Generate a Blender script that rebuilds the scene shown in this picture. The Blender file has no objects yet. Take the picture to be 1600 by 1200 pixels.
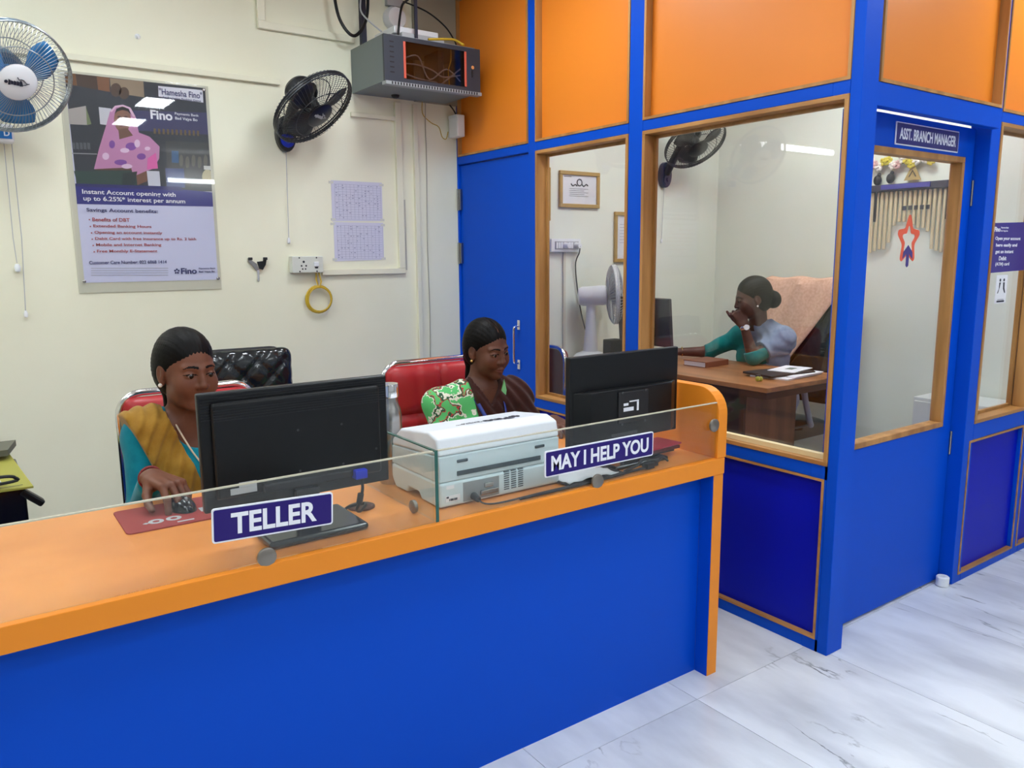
import bpy, math, random
import numpy as np
from mathutils import Vector, Matrix
random.seed(7)
scene = bpy.context.scene
COL = scene.collection

# ------------------------------------------------------------------ camera
YAW, PITCH, ROLL, FPX = 0.618979048, 0.164104390, -0.00750147665, 1220.58691
EYE = Vector((0, 0, 1.42))
def set_camera():
    cy, sy = math.cos(YAW), math.sin(YAW)
    f0 = Vector((sy, cy, 0)); r = Vector((cy, -sy, 0)); u0 = Vector((0, 0, 1))
    f = math.cos(PITCH)*f0 - math.sin(PITCH)*u0
    u = math.cos(PITCH)*u0 + math.sin(PITCH)*f0
    r2 = math.cos(ROLL)*r + math.sin(ROLL)*u
    u2 = -math.sin(ROLL)*r + math.cos(ROLL)*u
    cam = bpy.data.cameras.new('camera'); o = bpy.data.objects.new('camera', cam); COL.objects.link(o)
    m = Matrix((r2, u2, -f)).transposed().to_4x4(); m.translation = EYE
    o.matrix_world = m
    cam.sensor_fit = 'HORIZONTAL'; cam.sensor_width = 36; cam.lens = FPX/1600*36
    cam.clip_start = 0.05; cam.clip_end = 60
    scene.camera = o
set_camera()

# ------------------------------------------------------------------ world, exposure
w = bpy.data.worlds.new('world'); scene.world = w; w.use_nodes = True
w.node_tree.nodes['Background'].inputs[0].default_value = (0.85, 0.92, 1.0, 1)
w.node_tree.nodes['Background'].inputs[1].default_value = 0.4
vs = scene.view_settings
vs.view_transform = 'Standard'; vs.look = 'None'; vs.gamma = 1.0; vs.exposure = 0.25
vs.use_curve_mapping = False
PANEL_W = 27.0     # radiance of the ceiling panels
TUBE_W = 20.0      # radiance of the wall tube

# ------------------------------------------------------------------ helpers
def lin(c):
    c = c/255.0
    return c/12.92 if c <= 0.04045 else ((c+0.055)/1.055)**2.4
def rgb(r, g, b): return (lin(r), lin(g), lin(b), 1)

MATS = {}
def mat(name, col, rough=0.5, metal=0.0, spec=0.5, emit=None, estr=1.0, alpha=None, coat=0.0):
    if name in MATS: return MATS[name]
    m = bpy.data.materials.new(name); m.use_nodes = True
    b = m.node_tree.nodes['Principled BSDF']
    b.inputs['Base Color'].default_value = col
    b.inputs['Roughness'].default_value = rough
    b.inputs['Metallic'].default_value = metal
    b.inputs['Specular IOR Level'].default_value = spec
    b.inputs['Coat Weight'].default_value = coat
    if emit:
        b.inputs['Emission Color'].default_value = emit
        b.inputs['Emission Strength'].default_value = estr
    MATS[name] = m
    return m
def nodes(m): return m.node_tree.nodes, m.node_tree.links, m.node_tree.nodes['Principled BSDF']
def add_noise(m, scale=8, c1=None, c2=None, detail=4, bump=0.0, stretch=(1, 1, 1), bscale=None, coord='Object', lo=0.35, hi=0.65, rnd=False):
    N, L, b = nodes(m)
    tc = N.new('ShaderNodeTexCoord'); mp = N.new('ShaderNodeMapping')
    mp.inputs['Scale'].default_value = stretch
    L.new(tc.outputs[coord], mp.inputs['Vector'])
    nz = N.new('ShaderNodeTexNoise'); nz.inputs['Scale'].default_value = scale; nz.inputs['Detail'].default_value = detail
    L.new(mp.outputs[0], nz.inputs['Vector'])
    if c1 is not None:
        cr = N.new('ShaderNodeValToRGB'); cr.color_ramp.elements[0].color = c1; cr.color_ramp.elements[1].color = c2
        cr.color_ramp.elements[0].position = lo; cr.color_ramp.elements[1].position = hi
        L.new(nz.outputs[0], cr.inputs[0]); L.new(cr.outputs[0], b.inputs['Base Color'])
    if bump:
        nb = nz
        if bscale:
            nb = N.new('ShaderNodeTexNoise'); nb.inputs['Scale'].default_value = bscale; nb.inputs['Detail'].default_value = 3
            L.new(mp.outputs[0], nb.inputs['Vector'])
        bp = N.new('ShaderNodeBump'); bp.inputs['Strength'].default_value = bump; bp.inputs['Distance'].default_value = 0.004
        L.new(nb.outputs[0], bp.inputs['Height']); L.new(bp.outputs[0], b.inputs['Normal'])
    return m

def glass_mat(name, tint, rough=0.0, ior=1.5, extra=0.0):
    m = bpy.data.materials.new(name); m.use_nodes = True
    N, L = m.node_tree.nodes, m.node_tree.links
    N.remove(N['Principled BSDF'])
    out = N['Material Output']
    t = N.new('ShaderNodeBsdfTransparent'); t.inputs[0].default_value = tint
    g = N.new('ShaderNodeBsdfGlossy'); g.inputs['Roughness'].default_value = rough
    lw = N.new('ShaderNodeLayerWeight'); lw.inputs[0].default_value = 0.5       # facing = 1-|cos|
    pw = N.new('ShaderNodeMath'); pw.operation = 'POWER'; pw.inputs[1].default_value = 5.0; L.new(lw.outputs['Facing'], pw.inputs[0])
    ma = N.new('ShaderNodeMath'); ma.operation = 'MULTIPLY_ADD'; ma.inputs[1].default_value = 0.9; ma.inputs[2].default_value = 0.04+extra; L.new(pw.outputs[0], ma.inputs[0])
    mx = N.new('ShaderNodeMixShader'); L.new(ma.outputs[0], mx.inputs[0])
    L.new(t.outputs[0], mx.inputs[1]); L.new(g.outputs[0], mx.inputs[2]); L.new(mx.outputs[0], out.inputs[0])
    MATS[name] = m
    return m

# ---- materials
BLUE = mat('blue_laminate', rgb(0, 76, 200), 0.45, spec=0.14)
BLUE_D = mat('deep_blue_laminate', rgb(0, 20, 178), 0.42, spec=0.16)
ORANGE = mat('orange_laminate', rgb(238, 142, 40), 0.42, spec=0.25)
ORANGE_TOP = mat('orange_counter_laminate', rgb(234, 145, 62), 0.3, spec=0.45)
add_noise(ORANGE_TOP, 5, rgb(228, 140, 60), rgb(240, 152, 72), 6)
ORANGE_P = mat('orange_panel_board', rgb(232, 132, 34), 0.42, spec=0.45)
WOOD = mat('varnished_wood', rgb(176, 124, 66), 0.45)
add_noise(WOOD, 14, rgb(150, 100, 48), rgb(192, 140, 80), 6, 0.05, (1, 1, 0.12))
WOODH = mat('varnished_wood_rail', rgb(176, 124, 66), 0.45)
add_noise(WOODH, 14, rgb(150, 100, 48), rgb(192, 140, 80), 6, 0.05, (0.2, 0.2, 1))
PALEWOOD = mat('pale_bead', rgb(226, 206, 160), 0.5)
WALL = mat('cream_paint', rgb(222, 217, 192), 0.55, spec=0.3)
add_noise(WALL, 1.3, rgb(234, 232, 208), rgb(242, 240, 218), 5, 0.06, bscale=60)
CABWALL = mat('cabin_paint', rgb(230, 233, 220), 0.55, spec=0.3)
add_noise(CABWALL, 1.5, rgb(226, 230, 214), rgb(233, 236, 224), 5, 0.05, bscale=60)
WHITEP = mat('white_paint', rgb(228, 228, 224), 0.7)
CHANNEL = mat('painted_channel', rgb(232, 229, 206), 0.5)
GROUT = mat('grout', rgb(120, 122, 126), 0.9)
CHROME = mat('chrome', (0.82, 0.82, 0.84, 1), 0.12, 1.0)
STEEL = mat('brushed_steel', (0.36, 0.35, 0.34, 1), 0.27, 1.0)
ZINC = mat('dull_steel_disc', (0.26, 0.23, 0.20, 1), 0.4, 0.8)
BLACKP = mat('black_plastic', rgb(11, 13, 17), 0.38, spec=0.35)
BLACKG = mat('gloss_black_plastic', rgb(14, 16, 22), 0.2)
BLACKM = mat('matte_black', rgb(24, 25, 30), 0.6)
DARKGREY = mat('dark_grey_plastic', rgb(58, 60, 64), 0.5)
MIDGREY = mat('mid_grey', rgb(128, 130, 132), 0.5)
LIGHTGREY = mat('light_grey', rgb(176, 178, 182), 0.5)
WHITEPL = mat('white_plastic', rgb(232, 234, 238), 0.35)
PAPER = mat('white_paper', rgb(232, 232, 238), 0.8)
INK = mat('dark_ink', rgb(30, 32, 52), 0.7)
NAVY = mat('violet_sign', rgb(38, 20, 108), 0.45, spec=0.3)
WHITEINK = mat('white_ink', rgb(240, 240, 248), 0.5)
YELLOWC = mat('yellow_cable', rgb(198, 164, 40), 0.45)
GLASS = glass_mat('window_glass', (0.975, 0.985, 0.98, 1))
SCREENGLASS = glass_mat('counter_glass', (0.96, 0.985, 0.975, 1))
ACRYLIC = glass_mat('acrylic_sheet', (0.985, 0.985, 0.985, 1), 0.02)
SMOKED = glass_mat('smoked_glass', (0.62, 0.6, 0.6, 1))
EDGE = mat('green_glass_edge', rgb(38, 92, 84), 0.2)
EDGE_T = mat('pale_glass_edge', rgb(196, 190, 170), 0.25)

def link(o, parent=None):
    COL.objects.link(o)
    if parent: o.parent = parent
    return o
def tag(o, label=None, cat=None, group=None, kind=None):
    if label: o['label'] = label
    if cat: o['category'] = cat
    if group: o['group'] = group
    if kind: o['kind'] = kind
    return o
def empty(name, loc, label=None, cat=None, rz=0.0, group=None, kind=None):
    o = bpy.data.objects.new(name, None); o.empty_display_size = 0.05
    o.location = loc; o.rotation_euler = (0, 0, rz); COL.objects.link(o)
    o['_m'] = 0; del o['_m']
    return tag(o, label, cat, group, kind)
def basis(o):
    return Matrix.Translation(o.location) @ o.rotation_euler.to_matrix().to_4x4()
def wbasis(o):
    m = basis(o)
    while o.parent: o = o.parent; m = basis(o) @ m
    return m

class MB:
    def __init__(s): s.v = []; s.f = []; s.m = []; s.cur = 0
    def add(s, vs, fs):
        n = len(s.v); s.v += [tuple(p) for p in vs]; s.f += [tuple(i+n for i in f) for f in fs]; s.m += [s.cur]*len(fs); return s
    def box(s, x0, x1, y0, y1, z0, z1):
        vs = [(x, y, z) for x in (x0, x1) for y in (y0, y1) for z in (z0, z1)]
        return s.add(vs, [(0, 1, 3, 2), (4, 6, 7, 5), (0, 4, 5, 1), (2, 3, 7, 6), (0, 2, 6, 4), (1, 5, 7, 3)])
    def obox(s, c, size, R=None):
        R = R or Matrix.Identity(3); c = Vector(c); hx, hy, hz = [q/2 for q in size]
        vs = [c + R @ Vector((x, y, z)) for x in (-hx, hx) for y in (-hy, hy) for z in (-hz, hz)]
        return s.add(vs, [(0, 1, 3, 2), (4, 6, 7, 5), (0, 4, 5, 1), (2, 3, 7, 6), (0, 2, 6, 4), (1, 5, 7, 3)])
    def cyl(s, p0, p1, r0, r1=None, n=16, caps=True):
        r1 = r0 if r1 is None else r1
        p0 = Vector(p0); p1 = Vector(p1); a = (p1-p0).normalized(); u = a.orthogonal().normalized(); v = a.cross(u)
        vs = []
        for p, r in ((p0, r0), (p1, r1)):
            for i in range(n):
                t = 2*math.pi*i/n; vs.append(p + r*(math.cos(t)*u + math.sin(t)*v))
        fs = [(i, (i+1) % n, n+(i+1) % n, n+i) for i in range(n)]
        if caps: fs += [tuple(range(n))[::-1], tuple(range(n, 2*n))]
        return s.add(vs, fs)
    def tube(s, pts, r, n=8, closed=False, caps=True):
        P = [Vector(p) for p in pts]; k = len(P); vs = []; prev = None
        rr = r if isinstance(r, (list, tuple)) else [r]*k
        for i in range(k):
            if closed: d = P[(i+1) % k]-P[i-1]
            else: d = P[min(i+1, k-1)]-P[max(i-1, 0)]
            d.normalize()
            if prev is None: u = d.orthogonal().normalized()
            else:
                u = prev - prev.dot(d)*d
                u = u.normalized() if u.length > 1e-6 else d.orthogonal().normalized()
            prev = u; v = d.cross(u)
            for j in range(n):
                t = 2*math.pi*j/n; vs.append(P[i] + rr[i]*(math.cos(t)*u+math.sin(t)*v))
        fs = []
        for i in range(k if closed else k-1):
            a = i*n; b = ((i+1) % k)*n
            fs += [(a+j, a+(j+1) % n, b+(j+1) % n, b+j) for j in range(n)]
        if caps and not closed: fs += [tuple(range(n))[::-1], tuple(range((k-1)*n, k*n))]
        return s.add(vs, fs)
    def lathe(s, prof, c=(0, 0, 0), R=None, n=28, caps=True):
        R = R or Matrix.Identity(3); c = Vector(c); vs = []
        for r, z in prof:
            for j in range(n):
                t = 2*math.pi*j/n; vs.append(c + R @ Vector((r*math.cos(t), r*math.sin(t), z)))
        fs = []
        for i in range(len(prof)-1):
            a = i*n; b = (i+1)*n
            fs += [(a+j, a+(j+1) % n, b+(j+1) % n, b+j) for j in range(n)]
        if caps: fs += [tuple(range(n))[::-1], tuple(range((len(prof)-1)*n, len(prof)*n))]
        return s.add(vs, fs)
    def prism(s, poly, o, u, v, w):
        o = Vector(o); u = Vector(u); v = Vector(v); w = Vector(w); n = len(poly)
        vs = [o+u*a+v*b for a, b in poly] + [o+u*a+v*b+w for a, b in poly]
        fs = [tuple(range(n))[::-1], tuple(range(n, 2*n))] + [(i, (i+1) % n, n+(i+1) % n, n+i) for i in range(n)]
        return s.add(vs, fs)
    def sphere(s, c, r, n=14, m=10, R=None):
        c = Vector(c); rx, ry, rz = (r, r, r) if not isinstance(r, (tuple, list)) else r
        R = R or Matrix.Identity(3); vs = []
        for i in range(1, m):
            ph = math.pi*i/m
            for j in range(n):
                t = 2*math.pi*j/n
                vs.append(c + R @ Vector((rx*math.sin(ph)*math.cos(t), ry*math.sin(ph)*math.sin(t), rz*math.cos(ph))))
        vs.append(c + R @ Vector((0, 0, rz))); vs.append(c + R @ Vector((0, 0, -rz))); T = len(vs)-2
        fs = []
        for i in range(m-2):
            fs += [(i*n+j, (i+1)*n+j, (i+1)*n+(j+1) % n, i*n+(j+1) % n) for j in range(n)]
        fs += [(T, j, (j+1) % n) for j in range(n)]
        fs += [(T+1, (m-2)*n+(j+1) % n, (m-2)*n+j) for j in range(n)]
        return s.add(vs, fs)
    def build(s, name, material, parent=None, local=False, bevel=0.0, seg=2, smooth=False, sub=0, angle=0.6):
        me = bpy.data.meshes.new(name)
        vs = [Vector(p) for p in s.v]
        o = bpy.data.objects.new(name, me)
        if parent:
            if not local:
                mi = wbasis(parent).inverted(); vs = [mi @ p for p in vs]
        elif not local:
            xs = [p.x for p in vs]; ys = [p.y for p in vs]; zs = [p.z for p in vs]
            c = Vector(((min(xs)+max(xs))/2, (min(ys)+max(ys))/2, min(zs)))
            o.location = c; vs = [p-c for p in vs]
        me.from_pydata(vs, [], s.f)
        for mm in (material if isinstance(material, (list, tuple)) else [material]): me.materials.append(mm)
        if isinstance(material, (list, tuple)): me.polygons.foreach_set('material_index', s.m)
        link(o, parent)
        if smooth or sub:
            me.polygons.foreach_set('use_smooth', [True]*len(me.polygons))
            if not sub: 
                try: me.set_sharp_from_angle(angle=angle)
                except Exception: pass
        if bevel:
            md = o.modifiers.new('bevel', 'BEVEL'); md.width = bevel; md.segments = seg; md.limit_method = 'ANGLE'; md.angle_limit = 0.6
        if sub:
            md = o.modifiers.new('sub', 'SUBSURF'); md.levels = sub; md.render_levels = sub
        me.update()
        return o

def ring_boards(x, y, z, depth, t, axis='X'):
    """four boards lining an opening; returns list of MB (top,bottom,side,side)"""
    out = []
    (a0, a1), (z0, z1), (d0, d1) = x, z, depth
    for b in ((a0, a1, z1-t, z1), (a0, a1, z0, z0+t), (a0, a0+t, z0+t, z1-t), (a1-t, a1, z0+t, z1-t)):
        m = MB()
        if axis == 'X': m.box(d0, d1, b[0], b[1], b[2], b[3])
        else: m.box(b[0], b[1], d0, d1, b[2], b[3])
        out.append(m)
    return out

_dg = [None]
def text_geo(s, bold=0.0, extrude=0.0):
    c = bpy.data.curves.new('t', 'FONT'); c.body = s; c.size = 1.0; c.offset = bold; c.extrude = extrude
    c.resolution_u = 4; c.align_x = 'LEFT'
    o = bpy.data.objects.new('t', c); COL.objects.link(o)
    dg = bpy.context.evaluated_depsgraph_get(); dg.update()
    me = bpy.data.meshes.new_from_object(o.evaluated_get(dg))
    v = [p.co.copy() for p in me.vertices]; f = [tuple(p.vertices) for p in me.polygons]
    bpy.data.objects.remove(o); bpy.data.curves.remove(c); bpy.data.meshes.remove(me)
    return v, f
def text(mb, s, o, u, v, w, h, bold=0.0, th=0.0008, fit=True):
    """lettering filling the box w x h at corner o along unit vectors u, v (w or h None keeps proportion)"""
    vs, fs = text_geo(s, bold, 0.02)
    xs = [p.x for p in vs]; ys = [p.y for p in vs]
    x0, x1, y0, y1 = min(xs), max(xs), min(ys), max(ys)
    sx = w/(x1-x0) if w else h/(y1-y0); sy = h/(y1-y0) if h else sx
    if not w: sx = sy
    o = Vector(o); u = Vector(u); v = Vector(v); n = u.cross(v)
    mb.add([o + u*((p.x-x0)*sx) + v*((p.y-y0)*sy) + n*((p.z/0.04+0.5)*th) for p in vs], fs)
    return mb
def copy_tree(o, parent=None):
    c = o.copy(); COL.objects.link(c); c.parent = parent
    for ch in list(o.children): copy_tree(ch, c)
    return c
def circle_pts(c, r, u, v, n=24, a0=0, a1=2*math.pi, end=False):
    c = Vector(c); u = Vector(u); v = Vector(v)
    return [c + r*(math.cos(a0+(a1-a0)*i/(n-1 if end else n))*u + math.sin(a0+(a1-a0)*i/(n-1 if end else n))*v) for i in range(n)]
def smooth_path(pts, n=6):
    P = [Vector(p) for p in pts]; out = []
    for i in range(len(P)-1):
        p0 = P[max(i-1, 0)]; p1 = P[i]; p2 = P[i+1]; p3 = P[min(i+2, len(P)-1)]
        for k in range(n):
            t = k/n
            out.append(0.5*((2*p1) + (p2-p0)*t + (2*p0-5*p1+4*p2-p3)*t*t + (3*p1-p0-3*p2+p3)*t**3))
    out.append(P[-1]); return out
X, Y, Z = Vector((1, 0, 0)), Vector((0, 1, 0)), Vector((0, 0, 1))
# ================================================================== STRUCTURE
YB, XA, CZ = 3.90, 2.405, 2.85
# ---- floor with separate marble tiles
floor = MB().box(-2.6, 6.0, -4.05, 3.95, -0.06, -0.004).build('floor', GROUT); tag(floor, 'white veined marble tile floor', kind='structure')
MARBLE = mat('white_marble', rgb(222, 226, 232), 0.22, spec=0.5)
def marble():
    N, L, b = nodes(MARBLE)
    tc = N.new('ShaderNodeTexCoord'); oi = N.new('ShaderNodeObjectInfo')
    mul = N.new('ShaderNodeVectorMath'); mul.operation = 'SCALE'; mul.inputs[3].default_value = 37.0
    cx = N.new('ShaderNodeCombineXYZ'); L.new(oi.outputs['Random'], cx.inputs[0]); L.new(oi.outputs['Random'], cx.inputs[1])
    L.new(cx.outputs[0], mul.inputs[0])
    ad = N.new('ShaderNodeVectorMath'); ad.operation = 'ADD'
    L.new(tc.outputs['Object'], ad.inputs[0]); L.new(mul.outputs[0], ad.inputs[1])
    # warped thin veins: abs(noise-0.5) close to 0
    mp = N.new('ShaderNodeMapping'); mp.inputs['Rotation'].default_value = (0, 0, 0.5); mp.inputs['Scale'].default_value = (2.6, 0.9, 1)
    L.new(ad.outputs[0], mp.inputs[0])
    n1 = N.new('ShaderNodeTexNoise'); n1.inputs['Scale'].default_value = 1.35; n1.inputs['Detail'].default_value = 7; n1.inputs['Roughness'].default_value = 0.55; n1.inputs['Distortion'].default_value = 0.5
    L.new(mp.outputs[0], n1.inputs['Vector'])
    s = N.new('ShaderNodeMath'); s.operation = 'SUBTRACT'; s.inputs[1].default_value = 0.52; L.new(n1.outputs[0], s.inputs[0])
    a = N.new('ShaderNodeMath'); a.operation = 'ABSOLUTE'; L.new(s.outputs[0], a.inputs[0])
    r = N.new('ShaderNodeValToRGB'); r.color_ramp.elements[0].position = 0.0; r.color_ramp.elements[0].color = (1, 1, 1, 1)
    r.color_ramp.elements[1].position = 0.011; r.color_ramp.elements[1].color = (0, 0, 0, 1)
    L.new(a.outputs[0], r.inputs[0])
    # mask so that veins break up
    n2 = N.new('ShaderNodeTexNoise'); n2.inputs['Scale'].default_value = 2.2; n2.inputs['Detail'].default_value = 3; L.new(ad.outputs[0], n2.inputs['Vector'])
    r2 = N.new('ShaderNodeValToRGB'); r2.color_ramp.elements[0].position = 0.5; r2.color_ramp.elements[1].position = 0.62; L.new(n2.outputs[0], r2.inputs[0])
    mm = N.new('ShaderNodeMath'); mm.operation = 'MULTIPLY'; L.new(r.outputs[0], mm.inputs[0]); L.new(r2.outputs[0], mm.inputs[1])
    # soft grey clouds
    n3 = N.new('ShaderNodeTexNoise'); n3.inputs['Scale'].default_value = 2.0; n3.inputs['Detail'].default_value = 6; L.new(mp.outputs[0], n3.inputs['Vector'])
    r3 = N.new('ShaderNodeValToRGB'); r3.color_ramp.elements[0].position = 0.35; r3.color_ramp.elements[0].color = rgb(196, 199, 206)
    r3.color_ramp.elements[1].position = 0.6; r3.color_ramp.elements[1].color = rgb(226, 229, 234); L.new(n3.outputs[0], r3.inputs[0])
    mix = N.new('ShaderNodeMix'); mix.data_type = 'RGBA'; mix.inputs[7].default_value = rgb(104, 105, 110)
    L.new(mm.outputs[0], mix.inputs[0]); L.new(r3.outputs[0], mix.inputs[6]); L.new(mix.outputs[2], b.inputs['Base Color'])
marble()
TX, TY = 0.604, 1.21
tile0 = None
for i in range(-7, 7):
    for j in range(-4, 3):
        x0 = 1.826 + i*TX; y0 = 1.547 + j*TY
        if x0 < -2.61 or x0+TX > 6.0 or y0+TY > 4.2 or y0 < -4.1: continue
        if y0+TY > 3.95: continue
        if tile0 is None:
            tile0 = MB().box(0.001, TX-0.001, 0.001, TY-0.001, -0.004, 0.0).build('tile', MARBLE, floor, local=True)
            t = tile0
        else:
            t = tile0.copy(); COL.objects.link(t)
        t.location = Vector((x0, y0, 0)) - floor.location
# cut row against the back wall
tb = MB().box(0.001, TX-0.001, 0, 3.95-2.757-0.002, -0.004, 0)
first = None
for i in range(-7, 7):
    x0 = 1.826+i*TX
    if x0 < -2.61 or x0+TX > 6.0: continue
    if first is None: first = tb.build('tile', MARBLE, floor, local=True); t = first
    else: t = first.copy(); COL.objects.link(t)
    t.location = Vector((x0, 2.758, 0)) - floor.location

def struct(name, mb, m, label=None, **k):
    o = mb.build(name, m, **k); return tag(o, label, kind='structure')
struct('wall_back', MB().box(-2.6, XA, YB, YB+0.12, 0, CZ), WALL, 'cream painted wall behind the counter')
struct('wall_cabin_back', MB().box(XA, 4.76, YB, YB+0.12, 0, CZ), CABWALL, 'pale wall with certificates inside the glass cabin')
struct('wall_cabin_far', MB().box(4.64, 4.76, 1.50, YB, 0, CZ), CABWALL, 'plain pale wall behind the covered office chair')
struct('wall_left', MB().box(-2.72, -2.6, -4.05, YB+0.12, 0, CZ), WALL)
struct('wall_front', MB().box(-2.6, 6.0, -4.17, -4.05, 0, CZ), WHITEP)
struct('wall_right', MB().box(6.0, 6.12, -4.17, YB+0.12, 0, CZ), WHITEP)
struct('ceiling', MB().box(-2.72, 6.12, -4.17, YB+0.12, CZ, CZ+0.1), WHITEP, 'white ceiling')

# ---- partition A (side of the cabin, facing the counter)
XT = 2.48
wa = MB()
wa.box(XA, XT, 3.885, YB, 0, CZ)                       # strip at the wall
wa.box(XA, XT, 3.163, 3.222, 0, CZ)
wa.box(XA, XT, 2.427, 2.510, 0, CZ)
for (y0, y1) in ((1.56, 2.427), (2.510, 3.163)):
    wa.box(XA, XT, y0, y1, 1.922, 1.965); wa.box(XA, XT, y0, y1, 0.64, 0.688); wa.box(XA, XT, y0, y1, 0, 0.045)
    wa.box(XA, XT, y0, y1, 2.80, CZ)
wa.box(XA, XT, 3.222, 3.885, 1.922, 1.965); wa.box(XA, XT, 3.222, 3.885, 2.80, CZ)
WAo = struct('wall_partition_side', wa, BLUE, 'blue laminate frame of the cabin partition beside the counter', bevel=0.002, seg=1)
def orange_bay(parent, a, z, face, axis, deep):
    t = 0.011
    for mb in ring_boards(a, None, z, (face-0.003, face+deep), t, axis): mb.build('wood_lining', WOOD, parent)
    m = MB()
    if axis == 'X': m.box(face+deep-0.012, face+deep, a[0]+t, a[1]-t, z[0]+t, z[1]-t)
    else: m.box(a[0]+t, a[1]-t, face+deep-0.012, face+deep, z[0]+t, z[1]-t)
    tag(m.build('orange_panel', ORANGE_P, parent), 'flat orange board in a wooden lining')
def blue_bay(parent, a, z, face, axis, deep=0.03):
    t = 0.009
    for mb in ring_boards(a, None, z, (face-0.003, face+deep), t, axis): mb.build('wood_moulding', WOODH, parent)
    m = MB()
    if axis == 'X': m.box(face+deep-0.012, face+deep, a[0]+t, a[1]-t, z[0]+t, z[1]-t)
    else: m.box(a[0]+t, a[1]-t, face+deep-0.012, face+deep, z[0]+t, z[1]-t)
    tag(m.build('blue_panel', BLUE_D, parent), 'deep blue recessed board')
orange_bay(WAo, (3.222, 3.885), (1.965, 2.80), XA, 'X', 0.032)
orange_bay(WAo, (2.510, 3.163), (1.965, 2.80), XA, 'X', 0.045)
orange_bay(WAo, (1.56-0.06, 2.427), (1.965, 2.80), XA, 'X', 0.045)
blue_bay(WAo, (1.508, 2.427), (0.045, 0.64), XA, 'X')
blue_bay(WAo, (2.510, 3.163), (0.045, 0.64), XA, 'X')
# ---- partition B (front of the cabin)
YF = 1.46
wb = MB()
wb.box(XA, 2.50, YF, 1.50, 0, CZ)                      # corner post, L-shaped
wb.box(XT, 2.51, 1.50, 1.56, 0, CZ)
wb2 = MB()
wb2.box(XA, XT, 1.50, 1.508, 0, 0.688); wb2.box(XA, XT, 1.50, 1.56, 0.64, 0.688); wb2.box(XA, XT, 1.50, 1.56, 0, 0.045)
wb2.box(XA, XT, 1.50, 1.56, 1.922, 1.965); wb2.box(XA, XT, 1.50, 1.56, 2.80, CZ)
wb2.build('frame_return', BLUE, WAo)
wb.box(2.50, 3.385, 1.468, 1.502, 1.89, 1.966)         # header over the door
wb.box(2.50, 3.385, 1.468, 1.56, 2.80, CZ)
YR = 1.495
wb.box(3.385, 3.46, YR, 1.575, 0, CZ)                  # post beside the door
for (x0, x1) in ((3.46, 3.945), (4.02, 4.56)):
    wb.box(x0, x1, YR, 1.575, 1.925, 1.966); wb.box(x0, x1, YR, 1.575, 0.63, 0.70); wb.box(x0, x1, YR, 1.575, 0, 0.035); wb.box(x0, x1, YR, 1.575, 2.80, CZ)
wb.box(3.945, 4.02, YR, 1.575, 0, CZ); wb.box(4.56, 4.64, YR, 1.575, 0, CZ)
wb.box(4.64, 6.0, YR, 1.575, 0, CZ)
WBo = struct('wall_partition_front', wb, BLUE, 'blue laminate frame around the cabin door', bevel=0.002, seg=1)
orange_bay(WBo, (2.52, 3.385), (1.966, 2.80), 1.468, 'Y', 0.045)
for (x0, x1) in ((3.46, 3.945), (4.02, 4.56)):
    orange_bay(WBo, (x0, x1), (1.966, 2.80), YR, 'Y', 0.045)
    blue_bay(WBo, (x0-0.03, x1+0.01), (0.035, 0.63), YR, 'Y')
# ---- windows
def window(n, a, z, face, axis, label, t=0.016, gd=0.05, thick=0.075):
    c = [(face+0.03, (a[0]+a[1])/2, z[0]), ((a[0]+a[1])/2, face+0.03, z[0])][axis == 'Y']
    r = empty('window_%d' % n, c, label, kind='structure')
    for mb, nm, mm in zip(ring_boards(a, None, z, (face-0.004, face+thick), t, axis), ('head', 'sill', 'jamb', 'jamb'), (WOODH, WOODH, WOOD, WOOD)):
        mb.build(nm, mm, r, bevel=0.0015, seg=1)
    for mb in ring_boards((a[0]+t, a[1]-t), None, (z[0]+t, z[1]-t), (face+gd+0.004, face+gd+0.016), 0.012, axis): mb.build('glazing_bead', WOOD, r)
    m = MB()
    if axis == 'X': m.box(face+gd-0.003, face+gd+0.003, a[0]+t, a[1]-t, z[0]+t, z[1]-t)
    else: m.box(a[0]+t, a[1]-t, face+gd-0.003, face+gd+0.003, z[0]+t, z[1]-t)
    m.build('pane', GLASS, r)
    return r
window(1, (2.510, 3.163), (0.688, 1.922), XA, 'X', 'narrow wood-lined cabin window looking on the certificates')
w2 = window(2, (1.500, 2.427), (0.688, 1.922), XA, 'X', 'wide wood-lined cabin window showing the seated manager')
MB().box(2.425, 2.45, 1.516, 2.411, 0.704, 0.722).build('pale_sill_bead', PALEWOOD, w2)
window(3, (3.46, 3.945), (0.70, 1.925), YR, 'Y', 'wood-lined cabin window right of the door, with a violet notice')
window(4, (4.02, 4.56), (0.70, 1.925), YR, 'Y', 'wood-lined cabin window farthest right')
# ---- door 1: plain blue door beside the rack
d1 = empty('door_1', (2.44, 3.55, 0.0), 'plain blue door with chrome pull handle beside the cream wall', kind='structure')
MB().box(XA+0.012, XA+0.05, 3.226, 3.882, 0.008, 1.916).build('door_leaf', BLUE, d1, bevel=0.002)
for z in (1.73, 1.43, 0.25):
    h = MB().box(XA-0.004, XA+0.011, 3.862, 3.892, z-0.058, z+0.058); h.cyl((XA-0.006, 3.884, z-0.06), (XA-0.006, 3.884, z+0.06), 0.006, n=10)
    h.build('hinge', STEEL, d1)
h = MB()
hy = 3.32; hx = XA+0.012
h.tube(smooth_path([(hx-0.002, hy, 1.05), (hx-0.03, hy, 1.045), (hx-0.037, hy, 1.03), (hx-0.037, hy, 0.95), (hx-0.037, hy, 0.87), (hx-0.03, hy, 0.855), (hx-0.002, hy, 0.85)], 5), 0.006, 10)
for z in (1.055, 0.845): h.obox((hx-0.004, hy, z), (0.006, 0.022, 0.05))
h.build('pull_handle', CHROME, d1, smooth=True)
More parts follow.
